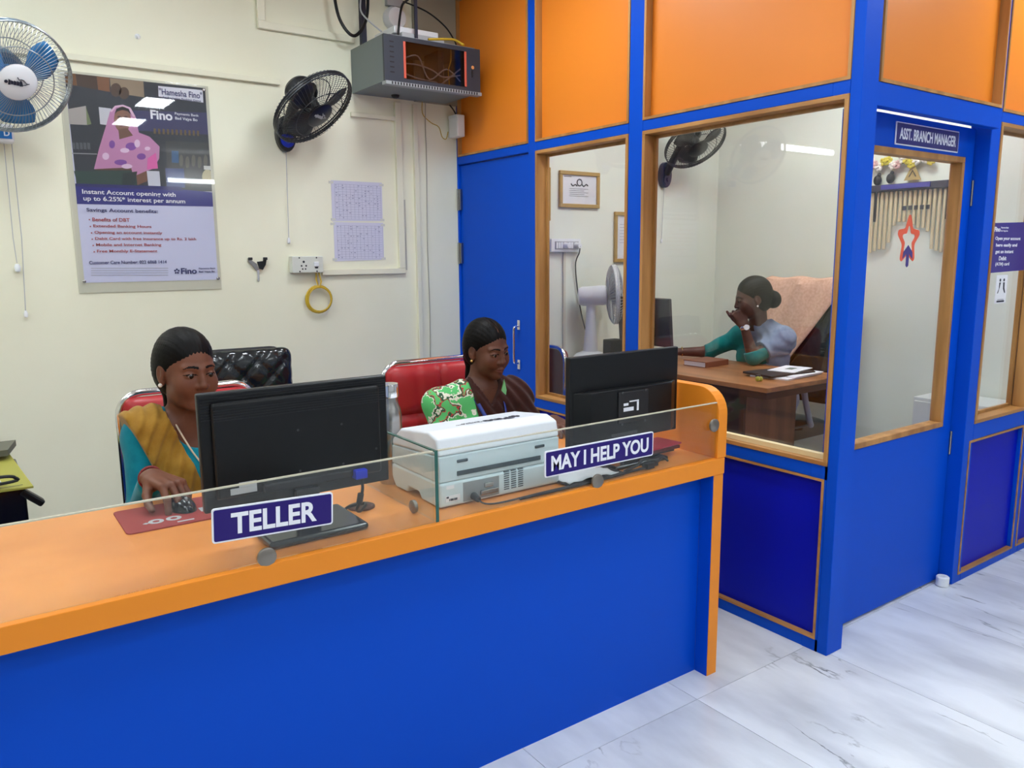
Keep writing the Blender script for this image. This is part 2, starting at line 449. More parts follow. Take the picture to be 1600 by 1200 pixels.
# ---- door 2: glazed cabin door
d2 = empty('door_2', (2.95, 1.57, 0.0), 'blue cabin door with tall glass pane and star sticker', kind='structure')
DY = 1.553
dl = MB()
dl.box(2.515, 2.60, DY, DY+0.038, 0.012, 1.898); dl.box(3.305, 3.38, DY, DY+0.038, 0.012, 1.898)
dl.box(2.60, 3.305, DY, DY+0.038, 1.785, 1.898); dl.box(2.60, 3.305, DY, DY+0.038, 0.012, 0.70)
dl.build('door_leaf', BLUE, d2)
for mb in ring_boards((2.60, 3.305), None, (0.70, 1.785), (DY-0.005, DY+0.043), 0.022, 'Y'): mb.build('wood_bead', WOOD, d2, bevel=0.0015, seg=1)
MB().box(2.622, 3.283, DY+0.016, DY+0.022, 0.722, 1.763).build('pane', GLASS, d2)
for z in (0.62, 1.65): MB().cyl((3.384, DY-0.004, z-0.05), (3.384, DY-0.004, z+0.05), 0.005, n=8).build('hinge', STEEL, d2)
# ---- glass cabin skirting (inside, pale)
tag(MB().box(4.62, 4.64, 1.6, 3.88, 0, 0.08).build('baseboard_cabin', WHITEP), kind='structure')

# ================================================================== LIGHTS (fixtures; outer and staff-side panels added for light)
EMIT = mat('lit_diffuser', (1, 1, 1, 1), 0.5, emit=(0.92, 1.0, 1.05, 1), estr=PANEL_W)
def ceiling_panel(x, y, label, lx=0.25, ly=0.52):
    r = empty('ceiling_light', (x, y, CZ), label, 'ceiling light', group='ceiling light panels')
    f = MB()
    for (a, b, c, d) in ((-lx/2-.015, lx/2+.015, -ly/2-.015, -ly/2), (-lx/2-.015, lx/2+.015, ly/2, ly/2+.015), (-lx/2-.015, -lx/2, -ly/2, ly/2), (lx/2, lx/2+.015, -ly/2, ly/2)):
        f.box(a, b, c, d, -0.03, 0)
    f.build('frame', WHITEPL, r, local=True)
    MB().box(-lx/2, lx/2, -ly/2, ly/2, -0.026, -0.02).build('diffuser', EMIT, r, local=True)
for x, cn in ((-0.4, 'left column added for even light'), (1.7, 'middle column'), (3.7, 'right column added for even light')):  # outer columns are unseen, added to light the room evenly
    for y, rn in ((1.0, 'row nearest the counter'), (-0.25, 'second row from the counter'), (-1.5, 'third row from the counter')):
        ceiling_panel(x, y, 'flat white ceiling light panel, %s, %s' % (rn, cn))
for x, cn in ((-0.9, 'at the far left'), (0.55, 'above the TELLER clerk'), (1.75, 'above the help-desk clerk')):  # unseen panels added to lift the wall and clerks behind the counter
    ceiling_panel(x, 2.75, 'flat white ceiling light panel added to brighten the staff side, %s' % cn)
ceiling_panel(3.2, 2.75, 'flat white ceiling light panel inside the cabin above the visitor side', ly=.7)
ceiling_panel(4.0, 2.3, 'flat white ceiling light panel inside the cabin near the door', ly=.7)
TUBE = mat('lit_tube', (1, 1, 1, 1), 0.5, emit=(0.94, 1.0, 1.04, 1), estr=TUBE_W)
bt_ = empty('tube_light', (2.95, -4.05, 2.44), 'white batten tube light on the wall behind the customers', 'tube light')
MB().box(2.55, 3.35, -4.049, -4.02, 2.445, 2.495).build('batten', WHITEPL, bt_, bevel=0.003)
MB().cyl((2.58, -3.99, 2.47), (3.32, -3.99, 2.47), 0.028, n=12).build('tube', TUBE, bt_)
for x in (2.565, 3.335): MB().box(x-0.015, x+0.015, -4.02, -3.96, 2.44, 2.50).build('end_holder', WHITEPL, bt_)
tl = empty('tube_light', (-0.47, YB, 2.18), 'white batten tube light on the cream wall left of the fans', 'tube light')
MB().box(-1.09, 0.15, YB-0.03, YB-0.001, 2.20, 2.24).build('batten', WHITEPL, tl, bevel=0.003)
MB().cyl((-1.05, YB-0.05, 2.22), (0.11, YB-0.055, 2.22), 0.022, n=12).build('tube', TUBE, tl)
for x in (-1.065, 0.125): MB().box(x-0.015, x+0.015, YB-0.08, YB-0.03, 2.203, 2.237).build('end_holder', WHITEPL, tl)
# ================================================================== COUNTER
CT = 0.76; FY = 1.62
ct = empty('service_counter', (0.4, 1.95, 0), 'long orange-topped service counter with blue front', 'counter')
MB().box(-1.8, 2.008, FY+0.0225, 2.27, CT-0.025, CT).build('worktop', ORANGE_TOP, ct)
MB().box(-1.8, 2.008, FY, FY+0.022, 0.706, CT).build('front_apron', ORANGE, ct, bevel=0.001, seg=1)
MB().box(-1.8, 1.958, 1.676, 1.694, 0.0, 0.7345).build('front_panel', BLUE, ct)
MB().box(1.96, 2.006, FY+0.002, 2.268, 0.0, 0.7055).build('end_panel', ORANGE, ct, bevel=0.001, seg=1)
MB().box(1.9585, 1.9598, FY+0.004, 1.676, 0.0, 0.7055).build('blue_inner_facing', BLUE, ct)
MB().box(-1.8, 1.958, 2.255, 2.268, 0.60, 0.7345).build('rear_rail', ORANGE, ct)
MB().box(-1.8, -1.76, 1.70, 2.25, 0.0, 0.7345).build('end_panel', BLUE, ct)
# side screen with rounded front corner
r_ = 0.085; poly = [(1.622, CT), (2.268, CT), (2.268, 0.99)]
for i in range(9):
    a = math.pi/2 + i*math.pi/2/8
    poly.append((1.622+r_+r_*math.cos(a), 0.99-r_+r_*math.sin(a)))
MB().prism(poly, (1.974, 0, 0), Y, Z, (0.042, 0, 0)).build('side_screen', ORANGE, ct, bevel=0.002, seg=2)
# cable grommet in the worktop
gr = MB().lathe([(0.036, 0), (0.036, 0.004), (0.03, 0.005), (0.026, 0.001), (0.0005, 0.001)], (0.83, 1.86, CT+0.0003)); gr.build('cable_grommet', mat('brown_plastic', rgb(92, 48, 28), 0.4), ct, smooth=True)
# ---- glass screens (three panes, each its own thing)
def gpane(name, x0, x1, y0, y1, z0, z1, label, edges):
    r = empty(name, ((x0+x1)/2, (y0+y1)/2, z0), label, 'glass screen')
    MB().box(x0, x1, y0, y1, z0, z1-0.003).build('pane', SCREENGLASS, r)
    MB().box(x0, x1, y0, y1, z1-0.0028, z1).build('polished_edge', edges, r)
    return r
GY0, GY1 = 1.630, 1.638
ga = gpane('glass_screen', -1.8, 0.922, GY0, GY1, CT+0.003, 0.946, 'long clear glass screen carrying the TELLER sign', EDGE_T)
gb = gpane('glass_screen', 0.937, 1.973, GY0, GY1, CT+0.003, 0.946, 'clear glass screen carrying the MAY I HELP YOU sign', EDGE_T)
gc = gpane('glass_screen', 0.926, 0.934, GY0, 2.10, CT+0.003, 0.946, 'green-edged glass divider running back beside the white printer', EDGE)
MB().box(0.9255, 0.9345, GY0-0.0006, GY0-0.0001, CT+0.003, 0.946).build('front_edge', EDGE, gc)
def clip(parent, x, z):
    c = MB(); c.lathe([(0.019, 0), (0.021, 0.002), (0.021, 0.008), (0.018, 0.010)], (x, GY0-0.0005, z), Matrix.Rotation(math.pi/2, 3, 'X'))
    c.build('disc_clip', ZINC, parent, smooth=True)
clip(ga, 0.50, CT+0.016); clip(gb, 1.456, CT+0.016); clip(ga, -0.6, CT+0.016)
c = MB(); c.lathe([(0.019, 0), (0.021, 0.002), (0.021, 0.008), (0.018, 0.010)], (1.955, GY0-0.0005, 0.873), Matrix.Rotation(math.pi/2, 3, 'X')); c.build('disc_clip', ZINC, gb, smooth=True)
c = MB(); c.lathe([(0.015, 0), (0.017, 0.002), (0.017, 0.010), (0.014, 0.012)], (0.9255, 1.735, CT+0.018), Matrix.Rotation(-math.pi/2, 3, 'Y')); c.build('disc_clip', ZINC, gc, smooth=True)
# ---- counter signs
def counter_sign(x0, x1, z0, z1, roll, s, tw, th_, label):
    cx, cz = (x0+x1)/2, (z0+z1)/2; w, h = x1-x0, z1-z0
    r = empty('counter_sign', (cx, GY0-0.002, z0), label, 'sign')
    u = Vector((math.cos(roll), 0, math.sin(roll))); v = Vector((-math.sin(roll), 0, math.cos(roll))); c = Vector((cx, GY0-0.0006, cz))
    def rr(w, h, rad, y0, y1):
        poly = []
        for (sx, sy, a0) in ((1, 1, 0), (-1, 1, 90), (-1, -1, 180), (1, -1, 270)):
            for k in range(4):
                a = math.radians(a0+30*k); poly.append((sx*(w/2-rad)+rad*math.cos(a), sy*(h/2-rad)+rad*math.sin(a)))
        return MB().prism(poly, c-Y*y1, u, v, Y*(y1-y0))
    rr(w, h, 0.006, 0.0, 0.004).build('white_border', WHITEINK, r)
    rr(w-0.007, h-0.007, 0.004, 0.0035, 0.0045).build('face', NAVY, r)
    m = MB(); text(m, s, c - u*(tw/2) - v*(th_/2) - Y*0.0046, u, v, tw, th_, 0.028, 0.0008)
    m.build('lettering', WHITEINK, r)
counter_sign(0.391, 0.656, 0.824, 0.899, -0.045, 'TELLER', 0.188, 0.046, 'violet TELLER sign on the counter glass')
counter_sign(1.266, 1.680, 0.818, 0.892, -0.002, 'MAY I HELP YOU', 0.372, 0.044, 'violet MAY I HELP YOU sign on the counter glass')

# ================================================================== MONITORS
LOUVRE = mat('ribbed_black', rgb(17, 19, 24), 0.32)
SCREEN_ON = mat('screen_glow', rgb(40, 60, 90), 0.2, emit=rgb(170, 190, 220), estr=0.5)
def monitor(name, cx, cy, x0, x1, z0, z1, label, style, rz=0.0):
    r = empty(name, (cx, cy, CT), label, 'monitor', rz)
    w = x1-x0; ox = (x0+x1)/2-cx; a, b = z0-CT, z1-CT
    bz = MB().box(ox-w/2, ox+w/2, -0.004, 0.018, a, b); bz.build('bezel_shell', BLACKP, r, local=True, bevel=0.004)
    MB().box(ox-w/2+0.012, ox+w/2-0.012, 0.0185, 0.0195, a+0.02, b-0.012).build('screen', SCREEN_ON, r, local=True)
    if style == 0:
        bk = MB().obox((ox, -0.009, (a+b)/2+0.004), (w-0.05, 0.016, (b-a)-0.05)); bk.build('rear_cover', BLACKP, r, local=True, bevel=0.012, seg=3)
        rb = MB()
        for k in range(9): rb.box(ox-w/2+0.006, ox+w/2-0.006, -0.0056, -0.0045, b-0.012-k*0.0062, b-0.0105-k*0.0062)
        for k in range(5): rb.box(ox-w/2+0.03, ox+w/2-0.03, -0.0180, -0.0168, b-0.040-k*0.006, b-0.038-k*0.006)
        tag(rb.build('vent_ribs', LOUVRE, r, local=True), kind='stuff')
        sc = MB()
        for (dx, dz) in ((-0.01, 0.03), (0.10, 0.03), (-0.01, -0.07), (0.10, -0.07), (0.19, -0.045)): sc.cyl((ox+dx, -0.0182, (a+b)/2+dz), (ox+dx, -0.0168, (a+b)/2+dz), 0.003, n=8)
        tag(sc.build('screw_holes', DARKGREY, r, local=True), kind='stuff')
        lb = MB().box(ox-w/2+0.055, ox-w/2+0.115, -0.0192, -0.0165, a+0.038, a+0.052); lb.box(ox-w/2+0.075, ox-w/2+0.115, -0.0192, -0.0165, a+0.0525, a+0.064)
        lb.build('rating_label', LIGHTGREY, r, local=True)
        pt = MB().box(ox-0.10, ox+0.12, -0.021, -0.006, a+0.028, a+0.05); pt.build('port_recess', BLACKM, r, local=True, bevel=0.004)
        MB().box(ox+0.125, ox+0.158, -0.032, -0.006, a+0.024, a+0.048).build('video_plug', mat('blue_plug', rgb(10, 40, 190), 0.4), r, local=True, bevel=0.003)
        MB().obox((0.0, -0.012, 0.055), (0.06, 0.02, 0.11)).build('neck', BLACKP, r, local=True, bevel=0.006)
        MB().obox((0.0, 0.0, 0.010), (0.245, 0.19, 0.018)).build('base', BLACKG, r, local=True, bevel=0.010, seg=3)
    else:
        pr = [(-w/2+0.012, -0.004), (w/2-0.012, -0.004), (w/2-0.06, -0.034), (-w/2+0.06, -0.034)]
        lo = MB().prism(pr, (ox, 0, a+0.01), X, Y, Z*((b-a)*0.58)); lo.build('rear_cover', BLACKP, r, local=True, bevel=0.004)
        MB().obox((ox+0.0, -0.036, a+(b-a)*0.40), (0.13, 0.006, 0.10)).build('mount_plate', BLACKM, r, local=True, bevel=0.003)
        lb = MB().box(ox-0.045, ox-0.002, -0.0402, -0.039, a+0.10, a+0.112); lb.box(ox-0.02, ox+0.02, -0.0402, -0.039, a+0.128, a+0.132); lb.box(ox+0.012, ox+0.02, -0.0402, -0.039, a+0.098, a+0.127); lb.box(ox-0.045, ox-0.025, -0.0402, -0.039, a+0.118, a+0.126)
        lb.build('rating_label', WHITEINK, r, local=True)
        sc = MB()
        for (dx, dz) in ((-0.05, 0.16), (0.05, 0.16), (-0.05, 0.06), (0.05, 0.06)): sc.cyl((ox+dx, -0.041, a+dz), (ox+dx, -0.039, a+dz), 0.004, n=8)
        tag(sc.build('screw_holes', DARKGREY, r, local=True), kind='stuff')
        MB().box(ox-0.09, ox+0.02, -0.036, -0.0335, a+0.022, a+0.032).build('port_slot', DARKGREY, r, local=True)
        MB().obox((ox, -0.022, 0.05), (0.07, 0.02, 0.10)).build('neck', BLACKP, r, local=True, bevel=0.006)
        MB().obox((ox, -0.005, 0.008), (0.23, 0.16, 0.014)).build('base', BLACKG, r, local=True, bevel=0.006, seg=3)
    return r
monitor('computer_monitor', 0.652, 1.785, 0.416, 0.876, 0.846, 1.121, 'black ribbed-back monitor behind the TELLER sign', 0)
monitor('computer_monitor', 1.715, 1.790, 1.485, 1.955, 0.832, 1.114, 'black monitor behind the MAY I HELP YOU sign', 1)
cab = MB().tube(smooth_path([(0.79, 1.765, 0.872), (0.792, 1.762, 0.845), (0.785, 1.765, 0.81), (0.782, 1.78, 0.785), (0.80, 1.80, 0.772), (0.83, 1.835, 0.772), (0.84, 1.86, 0.769), (0.82, 1.865, 0.7685), (0.795, 1.86, 0.769), (0.775, 1.845, 0.7675)], 6), 0.004, 8)
cab.cyl((0.787, 1.763, 0.83), (0.784, 1.768, 0.805), 0.008, n=10)
tag(cab.build('video_cable', BLACKP, smooth=True), 'black monitor cable looping into the counter grommet', 'cable')

# ================================================================== PRINTER
PR = mat('printer_shell', rgb(226, 230, 236), 0.4); PR2 = mat('printer_shell_blue', rgb(206, 220, 226), 0.42)
pr = empty('passbook_printer', (1.185, 1.85, CT), 'bulky white passbook printer seen from the rear', 'printer')
px0, px1, py0, py1 = 0.985, 1.387, 1.712, 1.985
def side_poly(mb, poly, x0, x1): return mb.prism(poly, (x0, 0, 0), Y, Z, (x1-x0, 0, 0))
side_poly(MB(), [(py0, CT+.004), (py0+.10, CT+.004), (py0+.115, CT+.022), (py0+.17, CT+.022), (py0+.185, CT+.004), (py1-.02, CT+.004), (py1, CT+.03), (py1, CT+.07), (py0, CT+.07)], px0, px1).build('lower_body', PR2, pr, bevel=0.006, seg=2)
side_poly(MB(), [(py0+.002, CT+.0705), (py1, CT+.0705), (py1-.004, CT+.125), (py0+.002, CT+.142)], px0+.001, px1-.001).build('upper_body', PR2, pr, bevel=0.004, seg=2)
side_poly(MB(), [(py0+.001, CT+.1425), (py1-.006, CT+.1255), (py1-.01, CT+.145), (py1-.06, CT+.182), (py0+.055, CT+.2), (py0+.012, CT+.188)], px0, px1).build('lid', PR, pr, bevel=0.007, seg=3)
MB().box(px0+.055, px1-.07, py0-.001, py0+.003, CT+.084, CT+.096).build('paper_slot', mat('slot_dark', rgb(52, 66, 74), 0.6), pr)
for x in (px0+.072, px1-.072): MB().box(x-.017, x+.017, py0-.0012, py0+.003, CT+.119, CT+.127).build('latch', mat('slot_dark', rgb(52, 66, 74), 0.6), pr, bevel=0.002)
vb = MB()
for i in range(3):
    for j in range(9): vb.box(px0+.205+i*.024, px0+.222+i*.024, py0-.001, py0+.003, CT+.018+j*.0062, CT+.0208+j*.0062)
tag(vb.build('vent_slots', mat('slot_grey', rgb(66, 76, 84), 0.6), pr), kind='stuff')
MB().box(px0+.072, px0+.188, py0-.0008, py0+.003, CT+.010, CT+.062).build('port_recess', mat('port_plate', rgb(150, 156, 160), 0.45, 0.4), pr)
c = MB().box(px0+.125, px0+.182, py0-.007, py0-.0008, CT+.018, CT+.032); c.build('parallel_port', STEEL, pr, bevel=0.002)
c = MB().box(px0+.138, px0+.166, py0-.006, py0-.0008, CT+.038, CT+.05); c.build('serial_port', STEEL, pr, bevel=0.002)
c = MB().cyl((px0+.105, py0-.0008, CT+.02), (px0+.102, py0-.028, CT+.017), .011, .008, 12); c.tube(smooth_path([(px0+.102, py0-.026, CT+.017), (px0+.11, py0-.05, CT+.010), (px0+.16, py0-.055, CT+.0055), (px0+.30, py0-.05, CT+.0055), (px0+.40, py0-.05, CT+.0055)], 6), .0025, 8)
c.build('data_cable', DARKGREY, pr, smooth=True)
MB().box(px0+.018, px0+.062, py0-.0008, py0+.003, CT+.018, CT+.034).build('barcode_label', PAPER, pr)
lb = MB()
for i in range(7): lb.box(px0+.028+i*.0038, px0+.030+i*.0038+(.001 if i % 3 else 0), py0-.0014, py0-.0008, CT+.020, CT+.026)
lb.box(px0+.02, px0+.027, py0-.0014, py0-.0008, CT+.028, CT+.0325)
lb.build('barcode_print', INK, pr)
MB().box(px0+.02, px0+.044, py0-.0008, py0+.003, CT+.052, CT+.062).build('small_label', PAPER, pr)
# lettering on the lid, facing the clerk
t = MB(); slope = Vector((0, (py1-.06)-(py0+.055), -.018)).normalized()
o = Vector((px0+.29, py0+.11, CT+.2-.018*(.055/.158)+.0007)); text(t, 'Fino', o, -X, -slope, .088, .045, .035, .0006)
text(t, 'Payments Bank', o - X*.096 + slope*-.016, -X, -slope, .085, .007, .01, .0006); text(t, 'Bad Vajya Bo', o - X*.096 - slope*.002, -X, -slope, .06, .006, .01, .0006)
for k in range(5):
    a = 2*math.pi*k/5; t.cyl(o + X*.022 + X*.011*math.cos(a) - slope*(.012+.011*math.sin(a)), o + X*.022 + X*.011*math.cos(a) - slope*(.012+.011*math.sin(a)) + Z*.0006, .007, n=8)
t.build('lid_lettering', INK, pr)

# ================================================================== BOTTLE, MOUSE, PAD, PAPERS
bt = empty('steel_bottle', (1.003, 2.024, CT), 'brushed steel water bottle standing behind the printer', 'bottle')
MB().lathe([(0.033, 0.001), (0.035, 0.006), (0.035, 0.20), (0.032, 0.222), (0.026, 0.236), (0.0245, 0.252), (0.0245, 0.256)], (1.003, 2.024, CT)).build('body', STEEL, bt, smooth=True)
MB().lathe([(0.0275, 0.256), (0.0285, 0.26), (0.0285, 0.29), (0.027, 0.295), (0.001, 0.296)], (1.003, 2.024, CT)).build('cap', CHROME, bt, smooth=True)
REDP = mat('red_mousepad', rgb(150, 44, 40), 0.8)
mp = empty('mouse_pad', (0.41, 2.10, CT), 'red mouse pad with grey emblems', 'mouse pad')
def rrect(w, h, rad, n=4):
    poly = []
    for (sx, sy, a0) in ((1, 1, 0), (-1, 1, 90), (-1, -1, 180), (1, -1, 270)):
        for k in range(n+1):
            a = math.radians(a0+90*k/n); poly.append((sx*(w/2-rad)+rad*math.cos(a), sy*(h/2-rad)+rad*math.sin(a)))
    return poly
MB().prism(rrect(0.245, 0.205, 0.014), (0.408, 2.103, CT+.0004), X, Y, Z*.003).build('pad', REDP, mp)
PZ = CT+.0034
for cx in (0.362, 0.404):
    ring = [(0.0185*math.cos(2*math.pi*i/20), 0.0185*math.sin(2*math.pi*i/20)) for i in range(20)]; inn = [(0.45*a, 0.45*b) for a, b in ring]
    pg = MB(); pg.add([Vector((cx+a, 2.058+b, PZ+.0004)) for a, b in ring+inn], [(i, (i+1) % 20, 20+(i+1) % 20, 20+i) for i in range(20)]); pg.build('emblem_ring', LIGHTGREY, mp)
MB().prism([(0.33, 2.055), (0.338, 2.048), (0.346, 2.055), (0.338, 2.062)], (0, 0, PZ), X, Y, Z*.0004).build('emblem_diamond', LIGHTGREY, mp)
MB().box(0.405, 0.445, 2.018, 2.026, PZ, PZ+.0004).build('emblem_bar', LIGHTGREY, mp); MB().box(0.475, 0.515, 2.07, 2.105, PZ, PZ+.0004).build('emblem_patch', LIGHTGREY, mp)
ms = empty('computer_mouse', (0.438, 2.125, CT+.0036), 'black computer mouse under the hand', 'mouse')
R_ = Matrix.Rotation(0.25, 3, 'Z')
b = MB(); b.sphere((0.438, 2.125, CT+.0045), (0.032, 0.055, 0.034), 20, 14, R_)
b.v = [(x, y, max(z, CT+.0042)) for x, y, z in b.v]; b.build('shell', BLACKG, ms, smooth=True)
wv = Vector((0.438, 2.125, 0)) + R_ @ Vector((0, -0.028, 0)); MB().cyl((wv.x-.003, wv.y, CT+.034), (wv.x+.003, wv.y, CT+.034), .007, n=12).build('scroll_wheel', MIDGREY, ms)
# papers, black tray and leads under the help sign
pk = empty('paper_bundle', (1.47, 1.72, CT), 'crumpled white papers on a black folder behind the help sign', 'papers')
MB().prism(rrect(0.22, 0.10, 0.01), (1.49, 1.705, CT+.0055), X, Y, Z*.004).build('black_folder', BLACKM, pk)
pv, pf = [], []
for i in range(13):
    for j in range(6):
        x = 1.385+i*.016; y = 1.664+j*.017
        pv.append((x, y, CT+.012+.012*math.sin(math.pi*i/12)*(.4+.6*math.sin(math.pi*j/5))+.0025*math.sin(i*1.7+j*2.1)))
for i in range(12):
    for j in range(5): pf.append((i*6+j, (i+1)*6+j, (i+1)*6+j+1, i*6+j+1))
sheet = MB().add(pv, pf).build('paper_sheet', PAPER, pk, smooth=True)
md = sheet.modifiers.new('thick', 'SOLIDIFY'); md.thickness = 0.002
ld = MB()
ld.tube(smooth_path([(1.60, 1.665, CT+.012), (1.66, 1.672, CT+.018), (1.70, 1.69, CT+.026), (1.735, 1.682, CT+.02), (1.72, 1.665, CT+.008), (1.69, 1.668, CT+.007), (1.62, 1.665, CT+.007), (1.45, 1.655, CT+.006), (1.2, 1.652, CT+.006)], 6), .004, 8)
ld.tube(smooth_path([(1.70, 1.69, CT+.006), (1.73, 1.68, CT+.022), (1.76, 1.68, CT+.014), (1.79, 1.69, CT+.02), (1.81, 1.685, CT+.006)], 6), .0035, 8)
ld.obox((1.705, 1.665, CT+.012), (.03, .018, .016)); ld.obox((1.745, 1.682, CT+.01), (.02, .016, .014))
tag(ld.build('lead_tangle', BLACKM, smooth=True), 'tangled black leads by the help sign', 'cable')
pb = empty('passbook_stack', (1.86, 1.80, CT), 'crimson booklets lying under the right-hand monitor', 'booklets')
RD = mat('crimson_cover', rgb(168, 34, 66), 0.5)
MB().obox((1.84, 1.775, CT+.039), (.16, .10, .006), Matrix.Rotation(.1, 3, 'Z')).build('booklet', RD, pb, bevel=.001)
MB().obox((1.835, 1.775, CT+.030), (.15, .10, .010), Matrix.Rotation(.03, 3, 'Z')).build('booklet', mat('maroon_cover', rgb(84, 30, 36), 0.5), pb, bevel=.001)
MB().obox((1.83, 1.782, CT+.0202), (.13, .09, .009)).build('booklet', BLACKM, pb, bevel=.001)
pb2 = MB().box(1.40, 1.47, 1.80, 1.93, CT+.001, CT+.055)
tag(pb2.build('ledger_book', [mat('maroon_cover', rgb(84, 30, 36), 0.5)], bevel=.002), 'maroon ledger standing between printer and monitor', 'book')

# ================================================================== LEFT DESK UNIT
lc = empty('document_machine', (-0.12, 2.92, 0), 'black office machine left of the counter, papers on top', 'office machine')
MB().box(-0.42, 0.125, 2.75, 3.15, 0.0, 0.735).build('cabinet', BLACKG, lc, bevel=.006)
lv = MB(); Rl = Matrix.Rotation(0.75, 3, 'Y'); lv.obox((0.140, 2.765, 0.690), (0.075, 0.035, 0.022), Rl); lv.build('lever', BLACKP, lc, bevel=.006, seg=2)
MB().box(-0.40, 0.12, 2.748, 2.7505, 0.48, 0.60).build('front_flap', BLACKP, lc)
OLV = mat('olive_folder', rgb(160, 156, 66), 0.6)
fo = empty('file_folder', (-0.05, 2.9, 0.737), 'olive paper folder lying on the black machine', 'folder')
MB().prism([(-.36, -.10), (.205, -.13), (.165, .26), (-.34, .28)], (-.06, 2.86, .737), X, Vector((0, 1, .08)), Z*.006).build('cover', OLV, fo)
MB().prism([(-.33, .16), (.16, .16), (.19, .27), (-.32, .28)], (-.06, 2.87, .76), X, Vector((0, 1, .08)), Z*.02).build('upper_flap', mat('grey_file', rgb(98, 98, 84), 0.6), fo)
MB().prism([(-.33, -.09), (.125, -.11), (.10, .06), (-.32, .08)], (-.06, 2.86, .755), X, Vector((0, 1, .08)), Z*.012).build('page_block', PAPER, fo, bevel=.002)
MB().tube(smooth_path([(-.28, 2.742, .750), (.0, 2.739, .768), (.07, 2.741, .772), (.10, 2.745, .764), (.07, 2.747, .750), (-.28, 2.747, .746)], 6), .005, 8).build('black_binding', BLACKM, fo, smooth=True)
# ================================================================== BACK WALL THINGS
# ---- poster
PX0, PX1, PZ0, PZ1 = 0.480, 1.048, 1.312, 2.188; PY = YB-0.006
po = empty('wall_poster', (0.765, YB, 1.27), 'framed bank poster of a woman in a pink sari above blue text', 'poster')
MB().box(0.455, 1.062, YB-0.004, YB-0.0008, 1.267, 2.198).build('backing_sheet', mat('poster_backing', rgb(206, 204, 184), 0.5), po)
MB().box(PX0, PX1, YB-0.006, YB-0.0042, PZ0, PZ1).build('paper', mat('poster_paper', rgb(206, 208, 236), 0.6), po)
def pm(cx, cy):
    """poster layout units (close-up of the sheet) -> wall X, Z"""
    top = 48+(cx-90)*.1045; bot = 1108-(cx-163)*.0264
    lf = 90+(cy-48)*.0689; rt = 760+(cy-118)*.0874
    return PX0+(PX1-PX0)*(cx-lf)/(rt-lf), PZ1-(PZ1-PZ0)*(cy-top)/(bot-top)
pic = MB(); PMATS = []
layer = [0]
def pcol(r, g, b):
    key = 'print_%d_%d_%d' % (r, g, b); m = mat(key, rgb(r, g, b), 0.6)
    if m not in PMATS: PMATS.append(m)
    pic.cur = PMATS.index(m); layer[0] += 1
def pp(*pts):
    y = YB-0.0061-layer[0]*0.00002
    q = [pm(*p) for p in pts]; pic.add([(max(PX0, min(PX1, x)), y, max(PZ0, min(PZ1, z))) for x, z in q], [tuple(range(len(q)))])
def pe(cx, cy, rx, ry, n=20): pp(*[(cx+rx*math.cos(2*math.pi*i/n), cy+ry*math.sin(2*math.pi*i/n)) for i in range(n)])
def pr_(x0, y0, x1, y1): pp((x0, y0), (x0, y1), (x1, y1), (x1, y0))
pcol(44, 48, 58); pp((60, 30), (135, 620), (900, 640), (800, 100))
pcol(120, 78, 40); pp((88, 46), (95, 105), (145, 112), (138, 52))
pcol(70, 48, 34); pp((140, 54), (146, 112), (235, 130), (232, 62))
pcol(128, 84, 54); pp((232, 64), (238, 130), (292, 140), (290, 70))
pcol(150, 130, 108); pp((292, 72), (298, 142), (455, 165), (450, 86))
pcol(84, 62, 48); pe(320, 130, 26, 34); pe(358, 145, 24, 30)
pcol(176, 168, 164); pp((76, 225), (80, 300), (190, 305), (182, 210)); 
pcol(120, 132, 90); pp((182, 215), (186, 305), (206, 300), (198, 270))
pcol(96, 70, 40); pe(74, 215, 12, 22)
pcol(206, 206, 214); pp((240, 215), (246, 300), (290, 306), (298, 222))
pcol(90, 92, 100)
for k in range(6): pp((100+k*17, 392), (102+k*17, 425), (115+k*17, 427), (113+k*17, 394))
pcol(150, 152, 156); pp((96, 443), (97, 448), (230, 452), (230, 447))
pcol(58, 58, 100); pp((400, 230), (410, 330), (790, 350), (780, 240))
pcol(110, 88, 52)
for k in range(11): pp((500+k*22, 318+k*1), (501+k*22, 345+k), (512+k*22, 346+k), (511+k*22, 320+k))
pcol(60, 62, 64); pp((560, 380), (570, 600), (800, 620), (790, 390))
pcol(96, 92, 84)
for k in range(5): pe(640+k*32, 480+(k % 2)*8, 11, 30)
pcol(40, 84, 130); pp((590, 430), (592, 490), (628, 492), (626, 432))
pcol(38, 64, 58); pp((110, 535), (140, 610), (430, 610), (430, 530))
pcol(96, 60, 44); pp((215, 515), (222, 530), (395, 530), (390, 512))
# seated saleswoman in sari (flat print)
pcol(196, 134, 178); pp((215, 525), (240, 420), (275, 300), (292, 235), (315, 208), (352, 202), (388, 216), (412, 260), (428, 340), (480, 360), (530, 410), (528, 470), (500, 520), (440, 545), (400, 560), (390, 515))
pcol(226, 186, 212); pp((292, 235), (315, 208), (352, 202), (388, 216), (412, 262), (400, 262), (380, 224), (350, 211), (320, 216), (300, 240))
pcol(140, 98, 80); pe(350, 275, 40, 64)
pcol(34, 28, 30); pp((312, 250), (322, 222), (350, 212), (380, 222), (392, 252), (375, 235), (350, 228), (326, 236))
pcol(60, 40, 36); pe(334, 262, 9, 4); pe(366, 262, 9, 4); pcol(120, 56, 56); pe(350, 306, 14, 5); pcol(116, 80, 64); pe(350, 284, 6, 10); pp((330, 325), (335, 375), (400, 355), (372, 318))
pcol(128, 72, 160); pe(390, 410, 26, 20); pe(340, 490, 30, 14); pe(440, 460, 22, 16); pe(300, 400, 14, 20)
